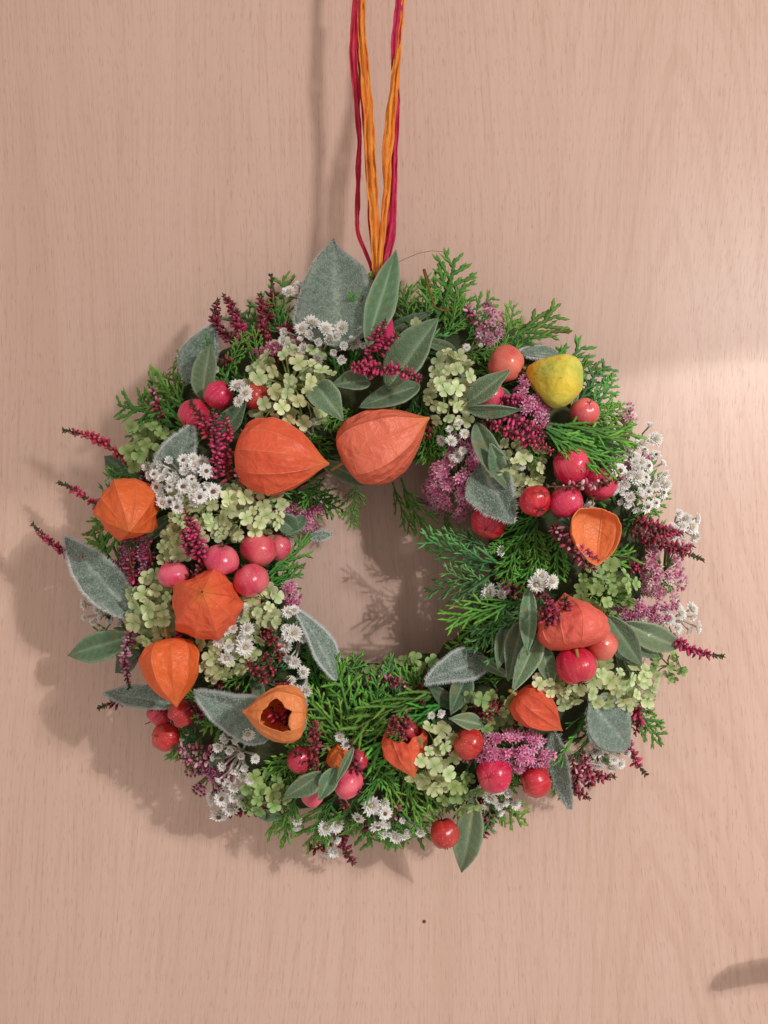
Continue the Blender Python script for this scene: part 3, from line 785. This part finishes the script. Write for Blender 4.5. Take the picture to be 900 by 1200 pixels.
def dome_points(n, rng):
    pts = []
    for i in range(n):
        best = None
        for _ in range(12):
            a = rng.uniform(0, 6.283); r = math.sqrt(rng.random())
            q = (r * math.cos(a), r * math.sin(a))
            dd = min([(q[0] - p[0]) ** 2 + (q[1] - p[1]) ** 2 for p in pts] or [9])
            if best is None or dd > best[0]: best = (dd, q)
        pts.append(best[1])
    return pts


def hydrangea(cx, cy, rx, ry, n, size=10.5, tint='m', off=0.004, label=None):
    rng = random.Random(int(cx * 5 + cy)); pool = {'m': FLO, 'g': FLO_G, 'p': FLO_P}[tint]
    d0 = depth(cx, cy) + off; s = (D - d0) / F
    root = P(cx, cy, d0 - .016); mb = MB(); heads = []
    H = min(rx, ry) * s * .75
    sn = surf_n(cx, cy)
    for (u, v) in dome_points(n, rng):
        px, py = cx + u * rx, cy + v * ry; rr = u * u + v * v
        d = depth(px, py) * .5 + depth(cx, cy) * .5 + off + H * (math.sqrt(max(0, 1 - rr)) - .45) + rng.uniform(-.003, .002)
        p = P(px, py, max(.008, d))
        nn = Vector((u * .75, -1.0 + .4 * rr, -v * .75)) + sn * .3 + Vector((rng.uniform(-.8, .8), rng.uniform(-.3, .3), rng.uniform(-.8, .8)))
        heads.append((p, nn.normalized()))
    for p, nn in heads:
        q = p - nn * .002; midp = root.lerp(q, .6) + Vector((rng.uniform(-.002, .002), 0, rng.uniform(-.002, .002)))
        mb.tube([root - root, midp - root, q - root], [.0006, .0005, .0004], S(150, 164, 92), 4, cap=False)
    mr = Matrix.Translation(root)
    o = add('hydrangea_head', mb.mesh('hydrangea_head', M['stem']), wreath, mr, label)
    for p, nn in heads:
        X = nn.orthogonal(); X = Matrix.Rotation(rng.uniform(0, 6.28), 3, nn) @ X
        add('floret', rng.choice(pool), o, basis(p, X, nn, size * .92 * s * rng.uniform(.62, 1.22)))
    # the closed buds and back florets deep inside the head
    mb = MB()
    for i in range(int(n * .9)):
        u, v = rng.uniform(-.85, .85), rng.uniform(-.85, .85); px, py = cx + u * rx, cy + v * ry
        p = P(px, py, max(.006, depth(px, py) * .5 + depth(cx, cy) * .5 + off - H * .35)) - root
        k = rng.randrange(5); src = pool[k]; X = Vector((rng.uniform(-1, 1), rng.uniform(-.5, .5), rng.uniform(-1, 1))); nn = Vector((rng.uniform(-.8, .8), -1, rng.uniform(-.8, .8)))
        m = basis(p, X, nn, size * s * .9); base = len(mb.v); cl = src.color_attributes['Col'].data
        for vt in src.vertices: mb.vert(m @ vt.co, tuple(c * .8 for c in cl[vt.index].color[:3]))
        for f in src.polygons: mb.f.append(tuple(base + x for x in f.vertices))
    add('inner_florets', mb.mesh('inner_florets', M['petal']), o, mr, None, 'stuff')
    return o

for t in [(340, 452, 52, 52, 32, 11, 'p', .006, 'large cream-green hydrangea head above the plump orange husk'), (526, 455, 27, 44, 18, 11, 'p', .006, 'pale hydrangea head at upper centre right of the salmon husk'), (176, 525, 28, 30, 13, 12, 'g', .002),
          (285, 600, 48, 34, 27, 11, 'p', .010), (222, 612, 22, 38, 14, 11, 'm', .008), (205, 640, 16, 22, 8, 11, 'p', .006), (176, 714, 30, 44, 18, 12.5, 'm', .006, 'green hydrangea head at the left beside the woolly leaf'),
          (262, 768, 38, 26, 14, 11, 'p', .006), (305, 715, 22, 36, 12, 12, 'p', .008), (605, 545, 34, 32, 16, 10, 'p', .006), (712, 690, 34, 32, 16, 11, 'g', .008), (715, 803, 66, 28, 30, 11, 'm', .010, 'long green hydrangea head below the red apple at right'),
          (508, 890, 30, 40, 14, 11, 'm', .008), (585, 835, 44, 24, 14, 10, 'g', .004), (542, 930, 24, 24, 9, 11, 'g', .006), (310, 930, 30, 26, 12, 11, 'g', .006), (478, 785, 42, 16, 12, 10, 'g', -.014),
          (648, 808, 22, 18, 8, 9, 'p', .014), (784, 780, 22, 20, 7, 9, 'g', .0), (490, 388, 10, 12, 3, 10, 'p', .004), (255, 745, 26, 18, 6, 10, 'm', .002)]:
    hydrangea(*t)

# ---------------------------------------------------------------- white everlastings
def everlasting_mesh(kind, seed):
    rng = random.Random(seed); mb = MB()
    rings = {'open': [(14, 1.0, .12, .25), (13, .95, .40, .24), (11, .74, .75, .22)], 'half': [(17, 1.0, .28, .19), (15, .92, .62, .19), (12, .76, .95, .18), (7, .5, 1.25, .16)], 'ball': [(14, .88, .70, .22), (12, .82, 1.05, .21), (9, .72, 1.35, .2)]}[kind]
    for nb, L, tilt, w in rings:
        for k in range(nb):
            an = 2 * math.pi * (k + rng.uniform(-.25, .25)) / nb; ti = tilt + rng.uniform(-.15, .15); l = L * rng.uniform(.85, 1.1)
            ca, sa = math.cos(an), math.sin(an); ct, st = math.cos(ti), math.sin(ti)
            def pt(x, y, z): X = .15 + x * ct - z * st * .3; return (X * ca - y * sa, X * sa + y * ca, x * st + z - .25)
            c = vary((.90, .885, .86), .03); c2 = (.84, .81, .72)
            a = [mb.vert(pt(0, 0, 0), c2), mb.vert(pt(l * .55, w, .05), c), mb.vert(pt(l, 0, -.06), c), mb.vert(pt(l * .55, -w, .05), c), mb.vert(pt(l * .5, 0, -.06), c)]
            mb.f += [(a[0], a[4], a[1]), (a[1], a[4], a[2]), (a[0], a[3], a[4]), (a[3], a[2], a[4])]
    cc = {'open': S(120, 84, 66), 'half': S(206, 186, 140), 'ball': S(220, 214, 196)}[kind]
    rows = []; cols = []
    for i in range(4):
        th = i / 3 * math.pi / 2; r = (.27 if kind == 'open' else .22) * math.cos(th) + .01
        rows.append([(r * math.cos(2 * math.pi * k / 8), r * math.sin(2 * math.pi * k / 8), .02 + .26 * math.sin(th)) for k in range(8)]); cols.append([vary(cc, .25) for k in range(8)])
    mb.grid(rows, cols, True)
    return mb.mesh('bloom', M['white'], False)
EVL = {k: [everlasting_mesh(k, i + 3) for i in range(3)] for k in ('open', 'half', 'ball')}

def everlasting(cx, cy, rx, ry, n, size=8.5, mix='ohhb', off=0.008, label=None):
    rng = random.Random(int(cx * 3 + cy * 2)); d0 = depth(cx, cy) + off; s = (D - d0) / F
    root = P(cx, cy, max(.004, d0 - .02)) + Vector((WC.x - P(cx, cy, d0).x, 0, WC.z - P(cx, cy, d0).z)).normalized() * .006
    mb = MB(); heads = []; H = min(rx, ry) * s * .5; sn = surf_n(cx, cy)
    for (u, v) in dome_points(n, rng):
        px, py = cx + u * rx, cy + v * ry; rr = u * u + v * v
        d = depth(px, py) * .5 + depth(cx, cy) * .5 + off + H * (math.sqrt(max(0, 1 - rr)) - .4) + rng.uniform(-.003, .003)
        nn = Vector((u * .6, -1 + .3 * rr, -v * .6)) + sn * .35 + Vector((rng.uniform(-.6, .6), rng.uniform(-.2, .2), rng.uniform(-.6, .6)))
        heads.append((P(px, py, max(.008, d)), nn.normalized()))
    for p, nn in heads:
        q = p - nn * .001; mp = root.lerp(q, .6) + Vector((rng.uniform(-.002, .002), 0, rng.uniform(-.002, .002)))
        mb.tube([Vector(), mp - root, q - root], [.0007, .0006, .0006], S(206, 204, 190), 4, cap=False)
    o = add('everlasting_cluster', mb.mesh('everlasting_cluster', M['stem']), wreath, Matrix.Translation(root), label)
    for p, nn in heads:
        k = {'o': 'open', 'h': 'half', 'b': 'ball'}[rng.choice(mix)]
        X = Matrix.Rotation(rng.uniform(0, 6.28), 3, nn) @ nn.orthogonal()
        add('bloom', rng.choice(EVL[k]), o, basis(p, X, nn, size * 1.06 * s * rng.uniform(.62, 1.22) * (.85 if k == 'ball' else 1)))
    return o

for t in [(378, 400, 54, 24, 22, 9, 'hbb', .006, 'long cluster of white everlastings under the upright woolly leaf'), (346, 338, 10, 8, 2, 9, 'h', .0), (281, 466, 8, 20, 3, 9, 'h', .016), (214, 566, 38, 32, 30, 8, 'ohbb', .012, 'white everlastings with dark eyes at upper left'),
          (272, 738, 22, 36, 14, 8.5, 'hb', .012), (343, 745, 12, 34, 9, 9, 'h', .010), (352, 805, 13, 26, 7, 8.5, 'h', .012), (276, 890, 30, 34, 15, 8.5, 'hbb', .010), (268, 938, 22, 24, 8, 9, 'hob', .008), (388, 982, 10, 22, 5, 9, 'hb', .004), (346, 966, 10, 6, 2, 9, 'h', .0),
          (437, 958, 18, 14, 4, 10, 'oh', .008), (470, 972, 26, 12, 8, 8, 'hb', .002), (580, 938, 34, 16, 12, 8, 'hb', .0), (748, 562, 36, 38, 34, 8.5, 'ohhbb', .010, 'broad cluster of white everlastings with dark eyes at the right'), (802, 616, 18, 20, 9, 8, 'h', .004),
          (762, 518, 12, 20, 5, 8, 'ohb', .002), (792, 728, 28, 22, 13, 8, 'hb', .002), (634, 682, 14, 8, 3, 11, 'h', .018), (577, 693, 15, 8, 3, 10, 'h', .004), (121, 716, 26, 26, 16, 6.5, 'hb', -.002), (533, 515, 18, 22, 8, 7, 'h', .006),
          (708, 885, 30, 16, 12, 8, 'hb', .004), (182, 553, 20, 9, 5, 8, 'h', .004), (582, 647, 6, 6, 1, 9, 'h', .004), (755, 735, 14, 10, 0 + 4, 8, 'b', .0), (690, 895, 14, 10, 4, 7, 'b', .002)]:
    everlasting(*t)

# ---------------------------------------------------------------- sedum heads (many tiny stars)
def sedum(cx, cy, rx, ry, n, cols3, off=0.006, size=4.8, label=None):
    rng = random.Random(int(cx + cy * 3)); d0 = depth(cx, cy) + off; s = (D - d0) / F; root = P(cx, cy, max(.004, d0 - .018)); H = min(rx, ry) * s * .7
    st = MB(); mb = MB(); sn = surf_n(cx, cy)
    K = max(4, n // 13); cen = dome_points(K, rng); spots = []
    for a, b in cen:
        g = .92 / math.sqrt(K); dz = rng.uniform(-.0035, .0015)
        for a2, b2 in dome_points(n // K, rng): spots.append((a + a2 * g, b + b2 * g, dz - .0016 * (a2 * a2 + b2 * b2)))
    for i, (u, v, dz) in enumerate(spots):
        px, py = cx + u * rx, cy + v * ry; rr = u * u + v * v
        d = depth(px, py) * .5 + depth(cx, cy) * .5 + off + H * (math.sqrt(max(0, 1 - min(1, rr))) - .45) + dz + rng.uniform(-.001, .001)
        p = P(px, py, max(.006, d)) - root
        nn = (Vector((u * .9, -1 + .5 * rr, -v * .9)) + sn * .3 + Vector((rng.uniform(-.35, .35), 0, rng.uniform(-.35, .35)))).normalized()
        if i % 3 == 0: st.tube([Vector(), p * .6, p - nn * .001], [.0008, .0006, .0004], S(150, 160, 112), 4, cap=False)
        m = basis(p, Matrix.Rotation(rng.uniform(0, 6.28), 3, nn) @ nn.orthogonal(), nn, size * s * rng.uniform(.8, 1.2))
        c0 = vary(rng.choice(cols3), .18); ct = lerp(c0, (.85, .68, .72), .35)
        for k in range(5):
            an = k * 1.2566; ca, sa = math.cos(an), math.sin(an)
            def pt(x, y, z): return m @ Vector((x * ca - y * sa, x * sa + y * ca, z))
            a = [mb.vert(pt(.05, 0, -.1), c0), mb.vert(pt(.5, .27, .22), c0), mb.vert(pt(1, 0, .45), ct), mb.vert(pt(.5, -.27, .22), c0)]
            mb.f += [(a[0], a[1], a[2]), (a[0], a[2], a[3])]
            b = [mb.vert(pt(.06, .14, 0), c0), mb.vert(pt(.30, 0, 0), c0), mb.vert(pt(.06, -.14, 0), c0), mb.vert(pt(.28, 0, .75), lerp(c0, (.45, .05, .12), .5))]
            mb.f += [(b[0], b[1], b[3]), (b[1], b[2], b[3]), (b[2], b[0], b[3])]
    o = add('sedum_head', st.mesh('sedum_head', M['stem']), wreath, Matrix.Translation(root), label)
    add('blossoms', mb.mesh('blossoms', M['tiny'], False), o, Matrix.Translation(root), None, 'stuff')

MAU = [S(216, 124, 166), S(198, 92, 142), S(230, 166, 192)]; PUR = [S(150, 56, 104), S(124, 44, 82), S(178, 88, 132)]; PAL = [S(226, 182, 194), S(210, 146, 172), S(234, 210, 210)]
for t in [(536, 560, 34, 42, 240, MAU, .004, 5.0, 'round mauve sedum head above the hole'), (505, 590, 18, 12, 40, PAL, .0), (622, 480, 20, 36, 160, MAU, .006), (605, 880, 40, 20, 170, MAU, .014, 5.0, 'mauve sedum head above two red apples'),
          (778, 672, 22, 34, 160, PAL + MAU, .006), (752, 718, 36, 12, 90, MAU, .0), (350, 603, 26, 18, 110, MAU, -.004), (341, 695, 9, 15, 36, MAU + PAL, .004), (248, 905, 24, 26, 120, PUR, .0), (160, 655, 16, 32, 120, PUR, .004),
          (330, 408, 26, 12, 60, MAU, .004), (572, 382, 14, 24, 80, MAU + PAL, .002), (738, 540, 16, 8, 40, MAU, .006), (738, 486, 8, 10, 26, PAL, .0), (175, 690, 8, 14, 30, PUR, .0)]:
    sedum(*t)

# ---------------------------------------------------------------- heather
HM = [S(190, 32, 84), S(160, 20, 62), S(206, 62, 108)]; HD = [S(132, 14, 42), S(108, 12, 34), S(160, 36, 62)]; HP = [S(206, 130, 158), S(228, 180, 190), S(190, 84, 120)]
def heather(bx, by, tx, ty, pal=HM, bo=-.002, to=.012, dens=1.0, tipf=.16, wid=1.0, bare=0.0, label=None):
    rng = random.Random(int(bx * 3 + ty * 7)); B = P(bx, by, max(.006, depth(bx, by) + bo)); T = P(tx, ty, max(.008, depth(tx, ty) + to))
    X = T - B; L = X.length; side = X.cross(Vector((0, -1, 0))).normalized(); bow = rng.uniform(-.10, .10) * L
    def path(s): return B + X * s + side * bow * math.sin(math.pi * s) + Vector((0, -1, 0)) * .06 * L * math.sin(math.pi * s) - B
    st = MB(); st.tube([path(i / 10) for i in range(11)], [.0008 - .0004 * i / 10 for i in range(11)], S(92, 58, 40), 5)
    mb = MB(); gap = .0021 / dens; nw = int(L / gap); ph = 0
    def bell(p, dirn, l, r, c, ct):
        dirn = dirn.normalized(); a = dirn.orthogonal().normalized(); b = dirn.cross(a); rows = []; cols = []
        for (s, k) in ((0, .35), (.35, 1), (.75, .85), (1, .25)):
            rows.append([p + dirn * l * s + (a * math.cos(q * 1.2566) + b * math.sin(q * 1.2566)) * r * k for q in range(5)]); cols.append([lerp(c, ct, max(0, s - .5) * 1.2)] * 5)
        i = mb.grid(rows, cols, True); mb.f.append(tuple(i[-1]))
    for i in range(nw):
        s = (i + .5) / nw
        if s < bare: continue
        t = (path(min(1, s + .02)) - path(max(0, s - .02))).normalized(); a = t.orthogonal().normalized(); b = t.cross(a); p = path(s)
        tip = s > 1 - tipf; nb = 4 if not tip else 5; ph += .8
        taper = 1 if s < .6 else 1 - .5 * (s - .6) / .4
        for k in range(nb):
            an = ph + 2 * math.pi * k / nb + rng.uniform(-.4, .4); o = a * math.cos(an) + b * math.sin(an)
            if tip: bell(p, t * 1.2 + o * .7, .0022 * (1.2 - .4 * s), .0005, vary(S(78, 84, 46), .3), S(104, 62, 46))
            elif rng.random() < .76:
                c = vary(rng.choice(pal), .2)
                bell(p + o * .0006, o * 1.0 + t * rng.uniform(-.35, .5), (.0038 * taper * wid * rng.uniform(.55, 1.2)), .00092 * taper * rng.uniform(.8, 1.2), c, lerp(c, (.85, .55, .62), .25))
            if rng.random() < .45: bell(p, o + t * .8, .0026, .0004, S(52, 62, 34), S(80, 80, 44))
    o = add('heather_sprig', st.mesh('heather_sprig', M['bark']), wreath, Matrix.Translation(B), label)
    add('bells', mb.mesh('bells', M['tiny']), o, Matrix.Translation(B), None, 'stuff')

for t in [(155, 545, 74, 504, HM, -.01, .012, 1, .14, .85, 0, 'uppermost of three heather sprigs sticking out to the left'), (140, 615, 69, 565, HM, -.012, .012, 1, .18, .85, 0, 'middle of three heather sprigs sticking out to the left'),
          (140, 665, 38, 614, HM, -.006, .016, 1, .12, .9, 0, 'lowest and longest of three heather sprigs sticking out to the left'),
          (285, 405, 263, 346, HD, 0, .008, 1.1, .05), (272, 400, 255, 352, HD, 0, .004, 1.1, .05), (290, 400, 278, 365, HM, 0, .006, 1, .05), (302, 395, 318, 322, HD, 0, .006, 1.2, .35, 1.1), (312, 400, 305, 345, HD, 0, .006, 1.1, .1), (270, 562, 224, 470, HM, .012, .018, 1.3, .05, 1.0), (256, 560, 250, 480, HM, .012, .018, 1.3, .05), (262, 548, 262, 485, HM, .010, .018, 1.2, .05), (285, 545, 275, 565, HP, .012, .018),
          (234, 655, 216, 596, HM, .014, .024, 1.4, .02, 1.2), (240, 650, 226, 612, HM, .016, .024, 1.3, .02), (225, 650, 214, 620, HM, .014, .022, 1.3, .02), (420, 430, 494, 444, HM, .014, .022, 1.3, .02, 1.1), (430, 430, 452, 376, HM, .006, .014, 1.2, .02, 1.1), (445, 415, 466, 392, HM, .006, .012, 1.2, .02), (440, 440, 410, 430, HM, .012, .018, 1.2, .02),
          (575, 495, 648, 530, HM, .006, .014, 1.2, .02), (580, 480, 640, 512, HM, .004, .012, 1.1, .02), (580, 470, 620, 470, HM, .004, .010, 1.1, .02), (730, 560, 640, 570, HP + HD, .018, .026, .6, .1, .8), (650, 618, 700, 672, HD + HP, .012, .020, 1, .03), (668, 640, 702, 660, HM, .010, .018, 1, .03),
          (740, 622, 824, 656, HD, .004, .016, 1, .25), (745, 610, 785, 622, HD + HM, .004, .010, 1, .05), (755, 640, 800, 625, HM, .002, .010, 1, .05), (780, 742, 847, 769, HM, .002, .014, 1.1, .22), (655, 732, 640, 700, HD + HM, .026, .036, 1.2, .02), (645, 735, 632, 712, HD, .026, .034, 1.2, .02), (660, 718, 662, 700, HD, .026, .034, 1, .05),
          (733, 868, 757, 908, HM, .004, .012, 1.1, .25, 1.1), (738, 820, 744, 860, HM, .0, .004, 1, .05), (672, 925, 668, 888, HD + HP, -.002, .008, 1.1, .05), (690, 920, 682, 880, HD + HP, -.002, .008, 1.1, .05), (650, 925, 690, 935, HD, -.01, .0, 1, .05), (680, 900, 720, 910, HD + HP, -.006, .004, 1, .05),
          (335, 850, 336, 795, HM, .020, .028, 1.3, .05), (328, 845, 318, 830, HM, .026, .03, 1.2, .2), (340, 820, 325, 800, HM, .016, .024, 1.2, .05), (330, 770, 318, 735, HD, .006, .014, 1, .05), (320, 800, 288, 772, HD, .006, .014, 1, .05), (320, 790, 310, 765, HD, .006, .014, 1, .05), (370, 885, 366, 845, HD, .008, .016, 1, .05), (420, 920, 412, 868, HD, .004, .012, 1.1, .05),
          (158, 730, 152, 806, HP, -.002, .012, 1.3, .08, .9), (160, 690, 150, 640, HM + HD, .002, .010, 1, .05), (178, 660, 168, 625, HD, .002, .008, 1, .05), (252, 880, 203, 876, HP, .002, .012, 1, .06, 1), (250, 890, 210, 888, HP, .0, .010, .9, .06), (398, 965, 415, 1012, HD, -.012, .0, .9, .05), (385, 985, 362, 995, HD, -.012, .0, .9, .1), (565, 935, 556, 990, HD, -.004, .004, 1, .05), (575, 950, 562, 985, HD, -.008, .0, 1, .05),
          (562, 715, 566, 762, HD + HM, -.02, -.01, 1.2, .03), (556, 720, 555, 755, HD, -.02, -.01, 1.2, .03), (170, 822, 115, 830, HD, -.012, .002, 1, .3), (430, 798, 482, 806, HD + HP, -.008, .0, 1, .05), (580, 810, 568, 845, HD, .0, .008, 1, .05), (600, 830, 575, 822, HD, .0, .008, 1, .05), (475, 840, 468, 866, HD, .012, .020, 1.2, .05), (465, 840, 456, 862, HD, .012, .020, 1.1, .05),
          (385, 900, 345, 880, HD, .0, .008, 1, .05), (300, 950, 262, 955, HD, -.008, .0, .9, .1), (240, 840, 224, 820, HD, .0, .006, 1, .1), (660, 630, 648, 615, HD, .006, .012, 1, .05), (620, 700, 640, 690, HD, .006, .012, 1, .05), (780, 640, 812, 640, HP + HM, .0, .006, 1, .1), (545, 360, 580, 385, HP, .0, .004, 1, .1), (245, 660, 225, 675, HD, .008, .016, 1, .05)]:
    heather(*t)

# short buds, small leaves and single blooms tucked into the gaps
rf = random.Random(77); sp = F / (D - DM)
for i in range(46):
    a = 2 * math.pi * i * .381966 + .4; r0 = rf.uniform(.070, .146) * sp; a2 = a + rf.uniform(-.12, .12); r1 = r0 + rf.uniform(-.012, .020) * sp
    if 1.25 < a % 6.2832 < 2.0 and r0 > .10 * sp: continue      # the upright woolly leaf stands here
    heather(CX + r0 * math.cos(a), CY - r0 * math.sin(a), CX + r1 * math.cos(a2), CY - r1 * math.sin(a2), rf.choice((HD, HM, HD + HP)), -.010, rf.uniform(-.001, .006), 1, .12)
for i in range(30):
    a = 2 * math.pi * i * .381966 + 1.1; r0 = rf.uniform(.075, .140) * sp; a2 = a + rf.uniform(-.22, .22); r1 = r0 + rf.uniform(-.006, .024) * sp
    sage(CX + r0 * math.cos(a), CY - r0 * math.sin(a), CX + r1 * math.cos(a2), CY - r1 * math.sin(a2), rf.uniform(12, 20), -.010, rf.uniform(-.003, .003), .3, .12, rf.uniform(-.5, .5), rf.uniform(.65, 1.0))
for i in range(16):
    a = 2 * math.pi * i * .381966 + 2.3; r0 = rf.uniform(.085, .150) * sp
    everlasting(CX + r0 * math.cos(a), CY - r0 * math.sin(a), 9, 7, 2, 7, 'hb', .001)

# ---------------------------------------------------------------- loose twig and binding wire
mb = MB()
mb.tube([P(497, 316, .062) - WC, P(500, 330, .066) - WC, P(505, 345, .07) - WC, P(509, 360, .072) - WC, P(518, 364, .072) - WC, P(532, 363, .068) - WC], [.0009, .0007, .0006, .0006, .0005, .0003], S(128, 82, 50), 6)
mb.tube([P(497, 316, .062) - WC, P(501, 326, .06) - WC, P(503, 334, .058) - WC], [.0009, .0006, .0004], S(110, 70, 44), 5)
add('twig', mb.mesh('twig', M['bark']), wreath, Matrix.Translation(WC), 'thin bent brown twig among the conifer at the top')

# ---------------------------------------------------------------- raffia hanger
raf = bpy.data.objects.new('raffia_hanger', None); COL.objects.link(raf); raf.empty_display_size = .05
RB = P(443, 330, .05); raf.location = RB; WM['raffia_hanger'] = Matrix.Translation(RB)
raf['label'] = 'crimson and orange raffia strands the wreath hangs from, rising out of the picture'; raf['category'] = 'ribbon'
CR = S(222, 54, 84); CR2 = S(186, 34, 62); OG = S(250, 172, 66); OG2 = S(236, 122, 44); PK = S(228, 58, 110)
def strand(name, pts, widths, c1, c2, seed, twist=0.0, pleats=2.0):
    rng = random.Random(seed); mb = MB()
    pts = [P(*p) for p in pts]
    # continue straight up, and over the top edge of the door
    v = pts[-1]; top = Vector((v.x + (v.x - pts[-2].x) * .4, -.004, 2.003))
    pts += [v.lerp(top, .35), v.lerp(top, .7), top, top + Vector((0, .020, .001))]; widths = list(widths) + [widths[-1]] * 4
    # resample
    out = []; ws = []
    for i in range(len(pts) - 1):
        a, b, c, d = pts[max(0, i - 1)], pts[i], pts[i + 1], pts[min(len(pts) - 1, i + 2)]
        for k in range(18):
            t = k / 18; h = .5 * ((2 * b) + (c - a) * t + (2 * a - 5 * b + 4 * c - d) * t * t + (3 * b - a - 3 * c + d) * t ** 3)
            out.append(h); ws.append(widths[i] + (widths[i + 1] - widths[i]) * t)
    out.append(pts[-1]); ws.append(widths[-1]); rows = []; cols = []; nu = 15; ph = rng.uniform(0, 6)
    for i, p in enumerate(out):
        t = (out[min(i + 1, len(out) - 1)] - out[max(0, i - 1)]).normalized()
        jx = mnoise.noise(Vector((i * .06, seed * 3, 5))) * .0009; p = p + Vector((jx, 0, 0))
        sd = t.cross(Vector((0, -1, 0))).normalized() if abs(t.y) < .9 else Vector((1, 0, 0)); fr = sd.cross(t).normalized()
        w = ws[i] * (D - .04) / F * (1 + .30 * mnoise.noise(Vector((i * .11, seed * 7, 0)))); al = twist * i / len(out) + .25 * math.sin(i * .13 + ph); row = []; cr = []
        for j in range(nu):
            u = -1 + 2 * j / (nu - 1)
            ruck = math.sin(u * pleats * 3.1 + ph + .6 * math.sin(i * .07)) * .15 + .28 * mnoise.noise(Vector((u * 3.5, i * .16, seed))) + .10 * mnoise.noise(Vector((u * 8, i * .5, seed)))
            x = u * w * .5; z = ruck * w + .18 * w * (1 - u * u)
            row.append(p + sd * (x * math.cos(al) - z * math.sin(al)) + fr * (x * math.sin(al) + z * math.cos(al)) - RB)
            cr.append(lerp(c1, c2, min(1, max(0, .5 + 1.2 * mnoise.noise(Vector((u * 4, i * .05, seed * 3)))))))
        rows.append(row); cols.append(cr)
    mb.grid(rows, cols); me = solidify(mb.mesh(name, M['raffia']), .0003)
    add(name, me, raf, Matrix.Translation(RB))
b0 = .046
strand('raffia_strand', [(437, 322, b0), (426, 290, .044), (418, 258, .039), (420, 205, .035), (421, 160, .034), (417, 110, .034), (414, 60, .034), (416, 0, .034), (417, -40, .034)], [4, 4, 5, 6, 6, 8, 9, 7, 7], CR, CR2, 1)
strand('raffia_strand', [(441, 324, b0), (437, 285, .046), (433, 240, .042), (430, 190, .039), (426, 130, .036), (422, 70, .034), (420, 0, .034), (420, -40, .034)], [7, 6, 5, 5, 5, 6, 8, 8], CR2, CR, 2)
strand('raffia_strand', [(443, 326, b0 + .002), (440, 280, .049), (437, 230, .046), (434, 180, .043), (431, 130, .040), (427, 80, .037), (424, 30, .034), (423, -10, .034), (422, -40, .034)], [9, 11, 12, 13, 12, 11, 9, 10, 10], OG, OG2, 3)
strand('raffia_strand', [(446, 326, b0), (456, 280, .047), (460, 230, .044), (462, 180, .041), (464, 130, .038), (463, 90, .035), (465, 40, .034), (468, 0, .034), (469, -40, .034)], [13, 14, 9, 8, 8, 9, 10, 11, 11], PK, CR2, 4)
strand('raffia_strand', [(445, 326, b0 + .003), (448, 280, .050), (452, 230, .047), (454, 180, .045), (459, 130, .042), (464, 85, .038), (469, 40, .034), (472, 0, .034), (473, -40, .034)], [7, 7, 9, 12, 13, 9, 6, 6, 6], OG, OG2, 5)
# the loop tied round the wreath
mb = MB()
rows = []; cols = []
for i in range(12):
    t = i / 11; pp = P(446 + 11 * t, 318 + 95 * t, .048 + .034 * math.sin(t * 1.6)) - RB
    rows.append([pp + Vector((u * .0032, -.0008 * math.cos(u * 4 + t), 0)) for u in (-1, -.5, 0, .5, 1)]); cols.append([vary(PK, .15) for _ in range(5)])
mb.grid(rows, cols); add('binding', solidify(mb.mesh('binding', M['raffia']), .0004), raf, Matrix.Translation(RB))
mb = MB()
mb.tube([P(434, 322, b0 + .002) - RB, P(440, 325, b0 + .006) - RB, P(447, 325, b0 + .006) - RB, P(452, 321, b0 + .002) - RB], [.0016, .0022, .0022, .0016], CR, 8)
add('knot', mb.mesh('knot', M['raffia']), raf, Matrix.Translation(RB))
mb = MB()
mb.tube([P(478, 302, .05) - RB, P(490, 297, .052) - RB, P(505, 294, .053) - RB, P(519, 295, .052) - RB], [.00016] * 4, S(170, 90, 80), 4)
mb.tube([P(446, 318, .06) - RB, P(462, 309, .055) - RB, P(478, 302, .05) - RB], [.00016] * 3, S(170, 90, 80), 4)
add('loose_fibre', mb.mesh('loose_fibre', M['raffia']), raf, Matrix.Translation(RB))
